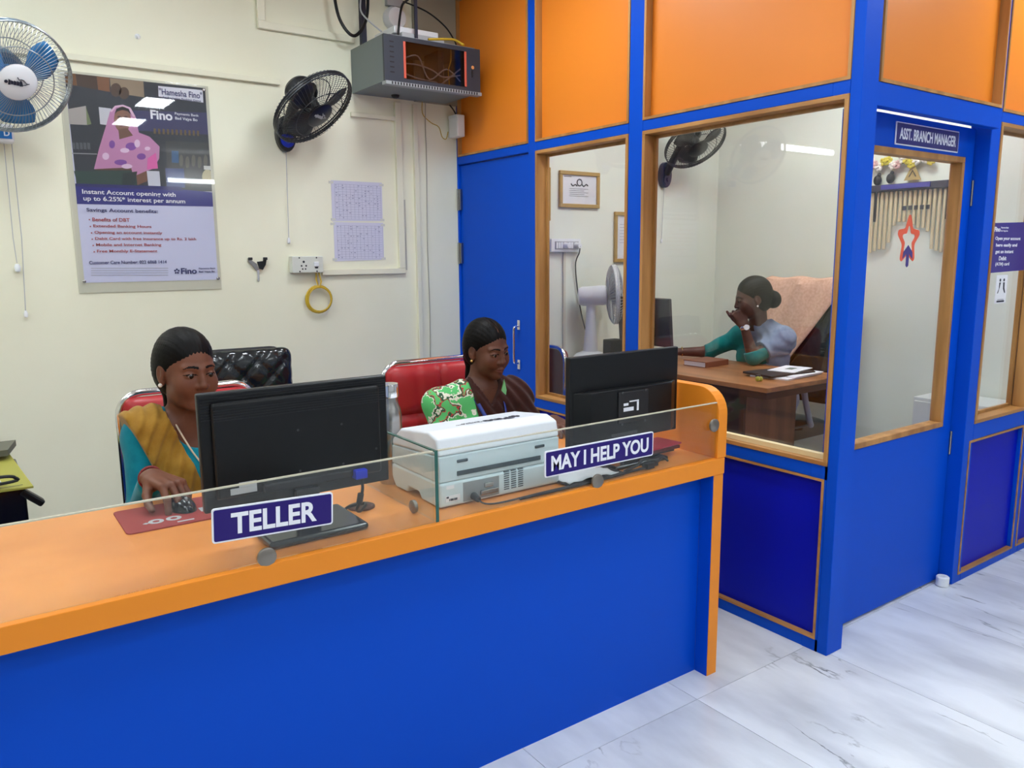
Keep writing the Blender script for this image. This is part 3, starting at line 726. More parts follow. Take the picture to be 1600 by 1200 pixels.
pcol(226, 196, 222); pe(360, 430, 22, 12); pe(420, 395, 14, 20); pe(270, 460, 16, 18); pe(470, 420, 14, 10); pe(370, 510, 26, 12)
pcol(222, 96, 172); pp((470, 470), (512, 440), (522, 520), (468, 525))
pcol(116, 76, 58); pp((415, 555), (470, 530), (468, 585), (420, 605))
pcol(24, 42, 44); pp((350, 545), (420, 535), (405, 605), (345, 605))
pcol(206, 208, 220); pp((466, 532), (475, 614), (536, 616), (529, 534))
pcol(70, 82, 130); pp((558, 518), (566, 610), (662, 618), (654, 520))
pcol(190, 180, 140); pe(778, 560, 28, 36)
pcol(206, 206, 200); pp((758, 505), (760, 525), (800, 527), (798, 507))
# blue band and top-right tag
pcol(36, 34, 128); pp((118, 605), (124, 702), (814, 713), (806, 640), (640, 625))
pcol(36, 34, 104); pp((116, 598), (118, 612), (650, 632), (640, 612))
pcol(226, 226, 238); pp((522, 108), (524, 160), (752, 190), (748, 128))
# grey small print block
pcol(176, 178, 200)
for k in range(4): pp((194, 1030+k*12), (194, 1035+k*12), (575, 1034+k*12), (575, 1029+k*12))
pic.build('picture_print', PMATS, po)
DNV = mat('navy_ink', rgb(40, 40, 104), 0.6); RDI = mat('red_ink', rgb(172, 62, 66), 0.6)
def ptext(m_, s, x0, yb, x1, yt, bold=0.01):
    a = Vector((pm(x0, yb)[0], YB-0.0085, pm(x0, yb)[1])); b = Vector((pm(x1, yb)[0], YB-0.0085, pm(x1, yb)[1])); hh = pm(x0, yt)[1]-a.z
    mb = MB(); text(mb, s, Vector((a.x, a.y, a.z)), X, Z, b.x-a.x, hh, bold, .0003); mb.build('lettering', m_, po)
def pdot(m_, x, y, r, n=8):
    q = pm(x, y); MB().cyl((q[0], YB-.0085, q[1]), (q[0], YB-.0088, q[1]), r, n=n).build('bullet', m_, po)
ptext(WHITEINK, 'Fino', 486, 272, 594, 226, .03); ptext(WHITEINK, 'Payments Bank', 606, 254, 728, 238); ptext(WHITEINK, 'Bad Vajya Bo', 608, 278, 722, 260, .015)
ptext(WHITEINK, 'Instant Account opening with', 160, 657, 612, 627, .015); ptext(WHITEINK, 'up to 6.25%* interest per annum', 165, 691, 662, 660, .015)
ptext(DNV, '"Hamesha Fino"', 527, 150, 744, 118, .012); ptext(DNV, 'An Exclusive Banking Game', 543, 172, 738, 158)
ptext(DNV, 'Savings Account benefits:', 178, 746, 522, 722, .02); ptext(DNV, 'Customer Care Number: 022 6868 1414', 186, 1012, 568, 994, .02)
ptext(DNV, 'Fino', 643, 1062, 728, 1030, .035); ptext(DNV, 'Payments Bank', 738, 1038, 830, 1028, .02); ptext(DNV, 'Bad Vajya Bo', 738, 1056, 826, 1044, .03)
for k in range(5):
    a = math.pi/2+2*math.pi*k/5; pdot(DNV, 620+10*math.cos(a), 1047-10*math.sin(a), .0045)
for s, x0, yb, x1 in (('Benefits of DBT', 204, 790, 382), ('Extended Banking Hours', 208, 825, 490), ('Opening an account instantly', 213, 858, 545), ('Debit Card with free insurance up to Rs. 2 lakh', 216, 890, 722), ('Mobile and Internet Banking', 220, 922, 540), ('Free Monthly E-Statement', 224, 955, 520)):
    ptext(RDI, s, x0, yb, x1, yb-19, .018); pdot(RDI, x0-14, yb-8, .003)
MB().box(0.462, 1.060, YB-0.0125, YB-0.0095, 1.270, 2.196).build('acrylic_cover', ACRYLIC, po)
for (x, z) in ((0.478, 1.318), (1.046, 1.318), (1.04, 2.178), (0.485, 2.178)):
    MB().lathe([(.007, 0), (.007, .004), (.004, .006)], (x, YB-0.0126, z), Matrix.Rotation(math.pi/2, 3, 'X'), 12).build('stud', STEEL, po, smooth=True)

# ---- cable channels
def chan(label, *boxes):
    r = empty('cable_channel', (boxes[0][0], YB, boxes[0][2]), label, 'cable channel')
    for (x0, x1, z0, z1) in boxes: MB().box(x0, x1, YB-0.02, YB-0.0008, z0, z1).build('trunking', CHANNEL, r, bevel=.002, seg=1)
    return r
chan('long painted cable channel running above the poster', (-2.0, 1.40, 2.240, 2.266))
chan('painted cable channel turning a corner left of the wall rack', (1.308, 1.80, 2.488, 2.522), (1.308, 1.345, 2.522, 2.84))
chan('painted cable channel dropping from the wall rack to the socket', (2.016, 2.052, 1.352, 2.225), (1.57, 2.052, 1.322, 1.351), (1.765, 2.015, 2.128, 2.150))
chan('narrow painted cable channel beside the blue door', (2.125, 2.150, 0.3, 2.225))
# patched wall edge
tag(MB().box(2.052, 2.07, YB-.003, YB-.0008, 1.34, 1.72).build('wall_patch', mat('patch_grey', rgb(196, 194, 178), 0.7)), 'grey filler strip beside the cable channel', 'wall patch')
# ---- socket and yellow coil
so = empty('wall_socket', (1.483, YB, 1.338), 'white switch and socket box with yellow cable below', 'socket')
MB().box(1.402, 1.566, YB-.045, YB-.0008, 1.337, 1.42).build('box', mat('socket_white', rgb(214, 216, 206), 0.4), so, bevel=.004)
sh = MB()
for (dx, dz, r) in ((1.462, 1.392, .006), (1.450, 1.372, .0045), (1.474, 1.372, .0045), (1.455, 1.356, .004), (1.470, 1.356, .004)): sh.cyl((dx, YB-.0462, dz), (dx, YB-.0452, dz), r, n=10)
for (dx, dz) in ((1.44, 1.412), (1.53, 1.412), (1.44, 1.344), (1.53, 1.344)): sh.cyl((dx, YB-.0462, dz), (dx, YB-.0452, dz), .004, n=8)
sh.box(1.52, 1.536, YB-.0462, YB-.0452, 1.358, 1.366)
tag(sh.build('socket_holes', BLACKM, so), kind='stuff')
MB().box(1.515, 1.541, YB-.050, YB-.0452, 1.368, 1.392).build('rocker_switch', WHITEPL, so, bevel=.002)
yc = MB()
pts = []
for i in range(3*24+1):
    a = math.pi/2+2*math.pi*i/24; rr = .070-.004*(i//24); pts.append((1.543+rr*math.cos(a), YB-.018-.006*(i//24)-.003*math.sin(i*.4), 1.20+rr*math.sin(a)))
yc.tube([(1.535, YB-.02, 1.335), (1.533, YB-.021, 1.30)] + pts + [(1.556, YB-.03, 1.29), (1.549, YB-.02, 1.335)], .0042, 8)
tag(yc.build('coiled_cable', YELLOWC, smooth=True), 'coil of yellow cable hanging under the wall socket', 'cable')
# ---- broken bracket
bk = empty('wall_bracket', (1.24, YB, 1.30), 'black and silver leftover bracket on the wall left of the socket', 'bracket')
b = MB().prism([(1.195, 1.412), (1.212, 1.412), (1.212, 1.402), (1.235, 1.385), (1.245, 1.355), (1.232, 1.352), (1.215, 1.375), (1.196, 1.395)], (0, YB-.0008, 0), X, Z, (0, -.012, 0)); b.build('silver_half', STEEL, bk)
b = MB().prism([(1.285, 1.412), (1.268, 1.412), (1.266, 1.398), (1.236, 1.395), (1.246, 1.36), (1.262, 1.355), (1.278, 1.38)], (0, YB-.013, 0), X, Z, (0, -.006, 0)); b.build('black_half', BLACKG, bk)
b = MB().prism([(1.236, 1.356), (1.247, 1.356), (1.244, 1.30), (1.236, 1.302)], (0, YB-.0008, 0), X, Z, (0, -.01, 0)); b.build('stem', CHROME, bk)
for x in (1.203, 1.276): MB().box(x-.009, x+.009, YB-.03, YB-.013, 1.403, 1.416).build('lug', BLACKM, bk, bevel=.002)
# ---- taped sheets
for i, (z0, z1, l) in enumerate(((1.597, 1.804, 'upper printed table sheet taped to the cream wall'), (1.392, 1.594, 'lower printed table sheet taped to the cream wall'))):
    sp = empty('paper_sheet', (1.79, YB, z0), l, 'paper', group='taped paper sheets')
    dx = .004*i
    MB().prism([(1.643+dx, z0), (1.930, z0+.006), (1.932, z1), (1.645+dx, z1)], (0, YB-.0008, 0), X, Z, (0, -.0012, 0)).build('sheet', mat('printed_paper', rgb(208, 207, 226), 0.8), sp)
    g = MB(); random.seed(i+3)
    for k in range(15):
        z = z0+.012+(z1-z0-.03)*k/14; g.box(1.662+dx, 1.922, YB-.0024, YB-.0020, z, z+.0008)
    for k in range(13):
        x = 1.662+dx+.26*k/12; g.box(x, x+.0008, YB-.0024, YB-.0020, z0+.012, z1-.016)
    for k in range(60):
        x = 1.664+.018*random.randint(0, 13); z = z0+.014+(z1-z0-.03)/14*random.randint(0, 13); g.box(x+.003, x+.003+random.uniform(.004, .012), YB-.0024, YB-.0020, z+.004, z+.0075)
    tag_g = g.build('table_print', mat('grey_ink', rgb(140, 140, 172), 0.8), sp)
    tp = mat('clear_tape', rgb(214, 214, 208), 0.25)
    for (x, z) in ((1.645, z1-.01), (1.93, z1-.012), (1.648, z0+.01), (1.928, z0+.012)): MB().box(x-.012, x+.012, YB-.0026, YB-.0007, z-.006, z+.006).build('tape', tp, sp)
# ---- small hook, pull-cord of the other fan
hk = MB().lathe([(.012, 0), (.008, .004), (.004, .012)], (.778, YB-.0008, 2.375), Matrix.Rotation(math.pi/2, 3, 'X'), 12); hk.tube([(.778, YB-.012, 2.375), (.778, YB-.02, 2.37), (.778, YB-.02, 2.36)], .002, 6)
tag(hk.build('wall_hook', WHITEPL), 'tiny white hook high on the cream wall', 'hook')
# ---- thin cables right of the rack
def wire(name, pts, r, m, label, n=6): return tag(MB().tube(smooth_path(pts, 6), r, n).build(name, m, smooth=True), label, 'cable')
wire('hanging_cable', [(2.20, YB-.02, 2.235), (2.205, YB-.006, 2.10), (2.207, YB-.005, 1.9), (2.20, YB-.005, 1.5), (2.205, YB-.005, 1.1), (2.20, YB-.005, .8)], .0028, mat('grey_cable', rgb(176, 172, 152), 0.5), 'thin grey cable hanging down the wall below the rack')
wire('hanging_cable', [(2.175, YB-.03, 2.238), (2.19, YB-.006, 2.18), (2.24, YB-.005, 2.14), (2.29, YB-.005, 2.12), (2.31, YB-.005, 2.07), (2.335, YB-.005, 2.06), (2.349, YB-.006, 2.10)], .0022, YELLOWC, 'thin yellow cable curving from the rack to the white box')
# ---- junction box on partition
jb = empty('junction_box', (2.39, 3.80, 2.06), 'small white junction box on the orange partition under the rack', 'junction box')
MB().box(2.352, 2.4015, 3.80, 3.895, 2.065, 2.182).build('box', WHITEPL, jb, bevel=.006)
MB().box(2.349, 2.353, 3.805, 3.89, 2.165, 2.182).build('lip', WHITEPL, jb, bevel=.001)
MB().tube(smooth_path([(2.38, 3.85, 2.18), (2.36, 3.85, 2.21), (2.33, 3.84, 2.232)], 5), .004, 8).build('lead', BLACKP, jb, smooth=True)

# ================================================================== NETWORK RACK
RK = mat('rack_grey', rgb(112, 122, 124), 0.5); RKD = mat('rack_door', rgb(46, 54, 66), 0.45)
rk = empty('network_rack', (2.05, YB, 2.24), 'grey wall-mounted network rack with smoked glass door', 'network rack')
rx0, rx1, ry0, ry1, rz0, rz1 = 1.782, 2.325, 3.525, 3.898, 2.243, 2.455
b = MB(); b.box(rx0, rx0+.006, ry0+.015, ry1, rz0, rz1); b.build('side_plate', RK, rk)
b = MB(); b.box(rx1-.006, rx1, ry0+.015, ry1, rz0, rz1); b.build('side_plate', RK, rk)
MB().box(rx0+.006, rx1-.006, ry0+.015, ry1, rz1-.006, rz1).build('top_plate', RK, rk)
MB().box(rx0+.006, rx1-.006, ry0+.015, ry1, rz0, rz0+.006).build('bottom_plate', RK, rk)
MB().box(rx0+.006, rx1-.006, ry1-.006, ry1, rz0+.006, rz1-.006).build('back_plate', DARKGREY, rk)
dr = MB(); dr.box(rx0, rx0+.105, ry0, ry0+.014, rz0, rz1); dr.box(rx1-.085, rx1, ry0, ry0+.014, rz0, rz1); dr.box(rx0+.105, rx1-.085, ry0, ry0+.014, rz1-.02, rz1); dr.box(rx0+.105, rx1-.085, ry0, ry0+.014, rz0, rz0+.02)
door = dr.build('door_frame', RKD, rk)
MB().box(rx0+.105, rx1-.085, ry0+.004, ry0+.008, rz0+.02, rz1-.02).build('door_glass', SMOKED, rk)
for x in (rx0+.108, rx1-.09): MB().box(x-.006, x+.006, ry0-.004, ry0, rz0+.022, rz1-.022).build('red_strip', mat('coral_strip', rgb(206, 92, 74), 0.4), rk, bevel=.001)
vs_ = MB()
for k in range(7): vs_.box(rx0+.03, rx0+.052, ry0-.0008, ry0+.001, rz0+.04+k*.023, rz0+.046+k*.023)
tag(vs_.build('door_slots', BLACKM, rk), kind='stuff')
lk = MB().cyl((rx1-.05, ry0-.008, rz0+.118), (rx1-.05, ry0, rz0+.118), .009, n=12); lk.build('lock', CHROME, rk)
MB().box(rx1-.054, rx1-.046, ry0-.003, ry0, rz0+.07, rz0+.105).build('lock_plate', BLACKM, rk)
lp = MB(); lp.box(rx0, rx1, ry0-.012, ry0+.03, rz0-.016, rz0-.0005); lp.build('bottom_lip', mat('rack_lip', rgb(150, 156, 160), 0.5), rk)
bs = MB()
for k in range(32): bs.box(rx0+.03+k*.0155, rx0+.037+k*.0155, ry0-.0125, ry0-.011, rz0-.0145, rz0-.002)
tag(bs.build('vent_slots', BLACKM, rk), kind='stuff')
ts = MB(); ts.box(rx0+.04, rx1-.02, ry0+.02, ry0+.06, rz1, rz1+.008); ts.build('top_lip', mat('rack_lip', rgb(150, 156, 160), 0.5), rk)
inn = MB()
inn.box(rx0+.13, rx0+.30, ry0+.10, ry0+.30, rz0+.012, rz0+.05); inn.box(rx0+.33, rx0+.36, ry0+.06, ry0+.20, rz0+.01, rz1-.02)
inn.build('inner_switch', DARKGREY, rk)
ic = MB()
for k, (zz, c_) in enumerate(((.12, .05), (.10, .03), (.06, .06))):
    ic.tube(smooth_path([(rx0+.12, ry0+.03+.01*k, rz0+zz), (rx0+.2, ry0+.03, rz0+zz+c_*.4*(1-k)), (rx0+.26+.03*k, ry0+.03+.02*k, rz0+.04+.05*(k == 1)), (rx0+.36-.02*k, ry0+.03, rz0+.10-.04*k), (rx0+.44, ry0+.03, rz0+.05+.03*k)], 5), .0035, 6)
ic.build('inner_cables', LIGHTGREY, rk, smooth=True)
ic = MB().tube(smooth_path([(rx0+.40, ry0+.05, rz1-.01), (rx0+.385, ry0+.03, rz0+.14), (rx0+.37, ry0+.03, rz0+.09), (rx0+.39, ry0+.05, rz0+.02)], 6), .003, 6); ic.build('inner_yellow_cable', YELLOWC, rk, smooth=True)
MB().lathe([(.022, 0), (.018, -.012), (.008, -.016)], (rx0+.20, ry1-.09, rz0-.0005), None, 12).build('bottom_gland', BLACKM, rk)
# on top of rack: router, white switch box, loops of cable
dvb = MB().box(1.87, 2.26, 3.56, 3.85, 2.456, 2.4635); tag(dvb.build('equipment_tray', BLACKM, bevel=.002), 'flat black tray under the network boxes on the rack', 'tray')
sw = empty('network_switch', (2.02, 3.72, 2.464), 'pale grey network box lying on the wall rack', 'network switch')
MB().box(1.92, 2.16, 3.60, 3.82, 2.464, 2.50).build('lower_case', LIGHTGREY, sw, bevel=.004)
MB().box(1.90, 2.15, 3.64, 3.86, 2.501, 2.535).build('upper_case', WHITEPL, sw, bevel=.004)
ad_ = empty('power_adapter', (2.03, 3.84, 2.62), 'white round adapter mounted above the network boxes', 'adapter')
MB().lathe([(.06, 0), (.062, .02), (.05, .05)], (2.03, YB-.0008, 2.64), Matrix.Rotation(math.pi/2, 3, 'X'), 20).build('body', WHITEPL, ad_, smooth=True)
MB().box(1.985, 2.075, YB-.03, YB-.0008, 2.70, 2.84).build('neck', LIGHTGREY, ad_)
MB().box(1.835, 1.862, YB-.03, YB-.0008, 2.47, 2.84).build('dark_conduit', mat('navy_conduit', rgb(34, 38, 58), 0.5), ad_)
MB().box(1.985, 1.998, 3.58, 3.592, 2.464, 2.845).build('strap', mat('navy_conduit', rgb(34, 38, 58), 0.5), sw)
tag(MB().box(2.14, 2.40, YB-.025, YB-.0008, 2.24, 2.84).build('wall_board', mat('grey_board', rgb(150, 146, 130), 0.6)), 'grey backing board behind the wall rack', 'board')
wire('cable_loop', [(1.69, 3.86, 2.84), (1.67, 3.82, 2.70), (1.68, 3.80, 2.58), (1.72, 3.79, 2.51), (1.765, 3.79, 2.50), (1.81, 3.78, 2.56), (1.84, 3.80, 2.66), (1.87, 3.86, 2.84)], .008, BLACKP, 'thick black cable loop hanging left of the rack', 8)
wire('cable_loop', [(1.90, 3.60, 2.48), (1.92, 3.62, 2.56), (1.97, 3.68, 2.65), (2.06, 3.78, 2.72), (2.12, 3.86, 2.82)], .006, BLACKP, 'black cable rising from the network boxes', 8)
wire('cable_loop', [(2.06, 3.84, 2.72), (2.14, 3.74, 2.66), (2.20, 3.66, 2.58), (2.22, 3.60, 2.50), (2.21, 3.57, 2.475)], .004, BLACKP, 'thin black cable arching over the right of the rack', 8)
wire('cable_loop', [(1.84, 3.66, 2.50), (1.80, 3.72, 2.56), (1.79, 3.78, 2.62), (1.82, 3.84, 2.72), (1.80, 3.88, 2.80)], .004, LIGHTGREY, 'grey cable beside the thick black loop', 8)
wire('cable_loop', [(2.05, 3.57, 2.475), (2.13, 3.56, 2.485), (2.19, 3.555, 2.49), (2.225, 3.545, 2.475), (2.23, 3.53, 2.465)], .006, YELLOWC, 'yellow cables lying on top of the rack', 8)

# ================================================================== FANS
def frame_from(axis):
    a = Vector(axis).normalized(); u = Z.cross(a); u.normalize(); v = a.cross(u).normalized()   # v points roughly up
    return a, u, v
def fan(label, centre, axis, r, mount, cage, blade, hubm, body, base_c, dial, cap_logo=None, wires=64, cord=None, wall=True, wire_r=.0012, ml=1.0):
    c = Vector(centre); a, u, v = frame_from(axis); M3 = Matrix((u, v, a)).transposed()
    root = empty('wall_fan' if wall else 'table_fan', mount if wall else Vector((c.x, c.y, mount[2])), label, 'fan')
    def W(x, y, z): return c + u*x + v*y + a*z
    g = MB()
    depth = r*.42
    def radial(sgn, rim_z):
        for i in range(wires):
            t = 2*math.pi*i/wires; ct_, st = math.cos(t), math.sin(t); pts = []
            for k in range(6):
                q = .26+(.97-.26)*k/5
                z = rim_z + sgn*depth*.5*math.sqrt(max(0, 1-q**2.6)); qq = q*r
                tw = .25*(1-q)
                pts.append(W(qq*math.cos(t+tw), qq*math.sin(t+tw), z))
            pts.append(W(r*ct_, r*st, rim_z))
            g.tube(pts, wire_r, 4, caps=False)
    radial(1, depth*.12); radial(-1, -depth*.12)
    for (rad, z, rr) in ((r, depth*.12, .004), (r, -depth*.12, .004), (r, 0, .0035), (.62*r, depth*.12+depth*.5*math.sqrt(1-.62**2.6)+.001, .0022), (.62*r, -depth*.12-depth*.5*math.sqrt(1-.62**2.6), .0022)):
        g.tube([W(rad*math.cos(2*math.pi*i/40), rad*math.sin(2*math.pi*i/40), z) for i in range(40)], rr, 6, closed=True)
    g.build('guard', cage, root, smooth=True)
    rim = MB(); rim.lathe([(r*1.0, -depth*.05), (r*1.014, -depth*.05), (r*1.014, depth*.05), (r*1.0, depth*.05)], c, M3, 48, caps=False); rim.build('guard_rim', body, root, smooth=True)
    MB().lathe([(.31*r, depth*.55), (.33*r, depth*.60), (.29*r, depth*.66), (.001, depth*.68)], c, M3, 28).build('guard_badge', hubm, root, smooth=True)
    if cap_logo:
        lg = MB(); w_ = .26*r
        lg.cyl(W(-w_*.78, 0, depth*.685), W(-w_*.78, 0, depth*.70), .03*r, n=10)
        for q0, q1, hh in ((-.64, -.50, .05), (-.48, -.32, .035), (-.30, -.14, .04), (-.12, .06, .04), (.08, .22, .045)):
            lg.prism([(w_*q0, -hh*r), (w_*q1, -hh*r), (w_*q1, hh*.6*r), (w_*q0, hh*r)], W(0, -.012*r*(q0+.6), depth*.685), u, v, a*.0015)
        lg.tube([W(w_*q, r*z, depth*.695) for q, z in ((-.1, .10), (.02, .06), (.15, .07), (.30, .06), (.45, .02), (.58, .0), (.68, .01))], .0016, 6)
        lg.tube([W(w_*q, r*z, depth*.695) for q, z in ((.1, .05), (.2, .02), (.28, -.05))], .0014, 6)
        lg.tube([W(w_*q, r*z, depth*.695) for q, z in ((.3, -.03), (.45, -.02), (.56, .0))], .0012, 6)
        lg.build('badge_logo', cap_logo, root)
    for i in range(3):
        t0 = 2*math.pi*i/3+.4; b = MB(); n1, n2 = 7, 6; vs_ = []
        for p in range(n1+1):
            q = p/n1; rad = r*(.14+.74*q); wdt = (.55+.75*math.sin(math.pi*min(1, q*.9+.08)))*.95
            for s in range(n2+1):
                e = (s/n2-.5); an = t0+e*wdt+.35*q
                vs_.append(W(rad*math.cos(an), rad*math.sin(an), -depth*.02 + e*depth*.55*(1-.4*q)))
        fs_ = [(p*(n2+1)+s, (p+1)*(n2+1)+s, (p+1)*(n2+1)+s+1, p*(n2+1)+s+1) for p in range(n1) for s in range(n2)]
        bo = b.add(vs_, fs_).build('blade', blade, root, smooth=True); md = bo.modifiers.new('thick', 'SOLIDIFY'); md.thickness = .003
    MB().lathe([(.001, .03), (.16*r, .02), (.18*r, -.03), (.15*r, -.05)], c, M3, 20).build('hub', blade, root, smooth=True)
    MB().lathe([(.28*r, -depth*.62), (.33*r, -depth*.70), (.34*r, -depth*.95), (.33*r, -depth*1.5*ml), (.27*r, -depth*1.68*ml), (.001, -depth*1.72*ml)], c, M3, 28).build('motor_housing', body, root, smooth=True)
    j = W(0, -.12*r, -depth*1.1*ml); mt = Vector(mount)
    if wall:
        MB().tube(smooth_path([j, j*.6+(mt+Vector((0, -.05, .06)))*.4, mt+Vector((0, -.055, .03)), mt+Vector((0, -.04, .0))], 6), [.026]*19, 12).build('arm', body, root, smooth=True)
        poly = [(.050*math.cos(2*math.pi*i/24), .085*math.sin(2*math.pi*i/24)) for i in range(24)]
        MB().prism(poly, mt-Y*.001, X, Z, (0, -.045, 0)).build('wall_plate', base_c, root, bevel=.008, seg=2)
        MB().lathe([(.034, 0), (.034, .006), (.028, .008), (.016, .009), (.015, .018), (.001, .019)], mt+Vector((0, -.046, -.032)), Matrix.Rotation(math.pi/2, 3, 'X'), 24).build('speed_dial', dial, root, smooth=True)
        if cord:
            cd = MB().tube([mt+Vector((0, -.02, -.08)), mt+Vector((-.003, -.015, -.08-cord*.5)), mt+Vector((-.008, -.015, -.08-cord))], .0016, 6); cd.build('pull_cord', LIGHTGREY, root)
            MB().lathe([(.004, .012), (.008, 0), (.007, -.014), (.002, -.018)], mt+Vector((-.008, -.015, -.08-cord)), None, 12).build('cord_bead', WHITEPL, root, smooth=True)
    else:
        bz = mount[2]
        MB().tube([j, Vector((c.x, c.y, bz+.20)) + Vector(((j-c).x, (j-c).y, 0)), Vector((c.x, c.y, bz+.03)) + Vector(((j-c).x, (j-c).y, 0))], [.026, .034, .050], 16).build('stand', body, root, smooth=True)
        bc = Vector((c.x, c.y, bz)) + Vector(((j-c).x, (j-c).y, 0))
        MB().lathe([(.001, .001), (.105, .001), (.11, .012), (.09, .03), (.05, .045), (.001, .048)], bc, None, 28).build('base', body, root, smooth=True)
    return root
BLUEPL = mat('blue_dial', rgb(12, 40, 170), 0.35)
FANB = mat('fan_black', rgb(18, 20, 26), 0.35); FANW = mat('fan_wire_black', rgb(38, 40, 46), 0.4)
BLADEK = mat('fan_blade_black', rgb(42, 44, 48), 0.35)
fan('black wall fan tilted down beside the network rack', (1.455, 3.615, 2.10), (.358, -.551, -.74), .205, (1.41, YB, 2.01), FANW, BLADEK, FANB, FANB, FANB, BLUEPL, LIGHTGREY, cord=.43)
SILV = mat('fan_wire_silver', rgb(150, 156, 160), 0.3, 0.7); BLBL = mat('fan_blade_blue', rgb(60, 130, 190), 0.3); WBODY = mat('fan_blue_body', rgb(58, 104, 140), 0.4)
f1 = fan('white and blue wall fan cut off at the left edge', (.265, 3.56, 2.085), (.26, -.87, -.50), .205, (.16, YB, 1.965), SILV, BLBL, WHITEPL, WBODY, WHITEPL, BLUEPL, INK, wires=80)
MB().obox((.215, YB-.05, 1.915), (.11, .07, .07)).build('control_box', WHITEPL, f1, bevel=.008)
MB().box(.18, .262, YB-.0872, YB-.0855, 1.893, 1.935).build('blue_label', mat('label_blue', rgb(30, 112, 190), 0.4), f1)
t_ = MB(); text(t_, 'D', Vector((.235, YB-.0873, 1.903)), X, Z, .02, .022, .03, .0006); t_.build('label_mark', WHITEINK, f1)
cd = MB().tube([(.262, YB-.03, 1.88), (.262, YB-.015, 1.5), (.248, YB-.012, 1.20)], .0016, 6); cd.build('pull_cord', LIGHTGREY, f1)
MB().lathe([(.004, .012), (.008, 0), (.007, -.014), (.002, -.018)], (.248, YB-.012, 1.19), None, 12).build('cord_bead', WHITEPL, f1, smooth=True)
MB().tube([(.235, YB-.03, 1.88), (.232, YB-.012, 1.5), (.236, YB-.01, 1.40)], .0014, 6).build('pull_cord', LIGHTGREY, f1)
MB().lathe([(.006, .012), (.012, 0), (.010, -.018), (.002, -.022)], (.236, YB-.013, 1.385), None, 12).build('cord_bead', WHITEPL, f1, smooth=True)
# ================================================================== CHAIRS
REDL = mat('red_leather', rgb(172, 30, 36), 0.38); BLKL = mat('black_leather', rgb(24, 28, 32), 0.16, coat=0.3); MARL = mat('maroon_leather', rgb(116, 34, 28), 0.4)
def pad(mb, w, h, th, cz, seam=None, tuft=False, nx=24, nz=20, y0=0.0):
    """upholstered slab in local XZ, bulging towards -Y"""
    for side in (0, 1):
        vs_ = []
        for i in range(nx+1):
            for j in range(nz+1):
                x = -1+2*i/nx; z = -1+2*j/nz
                # rounded rectangle mapping
                e = 1-max(abs(x), abs(z))**6
                d = th*(.35+.65*max(0, (1-abs(x)**5)*(1-abs(z)**5))**.5)
                if seam and side == 0:
                    for (sx, sz) in seam:
                        if sx is not None: d -= .45*th*math.exp(-((x-sx)/.035)**2)
                        if sz is not None: d -= .45*th*math.exp(-((z-sz)/.04)**2)
                if tuft and side == 0:
                    px_, pz_ = x*1.75, z*1.9; a1 = (px_+pz_) % 1.0; b1 = (px_-pz_) % 1.0
                    g1 = min(a1, 1-a1); g2 = min(b1, 1-b1); d -= .20*th*(math.exp(-(g1/.09)**2)+math.exp(-(g2/.09)**2))*.7
                rr = .16; ax = abs(x); az = abs(z); xx, zz = x, z
                if ax > 1-rr and az > 1-rr*w/h:
                    dx = (ax-(1-rr))/rr; dz = (az-(1-rr*w/h))/(rr*w/h); m_ = max(dx, dz); l_ = math.hypot(dx, dz)
                    if l_ > 1e-6: f_ = m_/l_; xx = math.copysign(1-rr+rr*dx*f_, x); zz = math.copysign(1-rr*w/h+rr*w/h*dz*f_, z)
                vs_.append((xx*w/2, y0-(d if side == 0 else -.25*th), cz+zz*h/2))
        n_ = nz+1; fs_ = []
        for i in range(nx):
            for j in range(nz):
                q = (i*n_+j, (i+1)*n_+j, (i+1)*n_+j+1, i*n_+j+1); fs_.append(q if side == 0 else q[::-1])
        mb.add(vs_, fs_)
    # edge strip
    per = [(i, 0) for i in range(nx)] + [(nx, j) for j in range(nz)] + [(i, nz) for i in range(nx, 0, -1)] + [(0, j) for j in range(nz, 0, -1)]
    off = (nx+1)*(nz+1); base = len(mb.v)-2*off; k = len(per)
    idx = [base+i*(nz+1)+j for i, j in per]
    mb.f += [(idx[q], idx[q]+off, idx[(q+1) % k]+off, idx[(q+1) % k]) for q in range(k)]; mb.m += [mb.cur]*k
    return mb
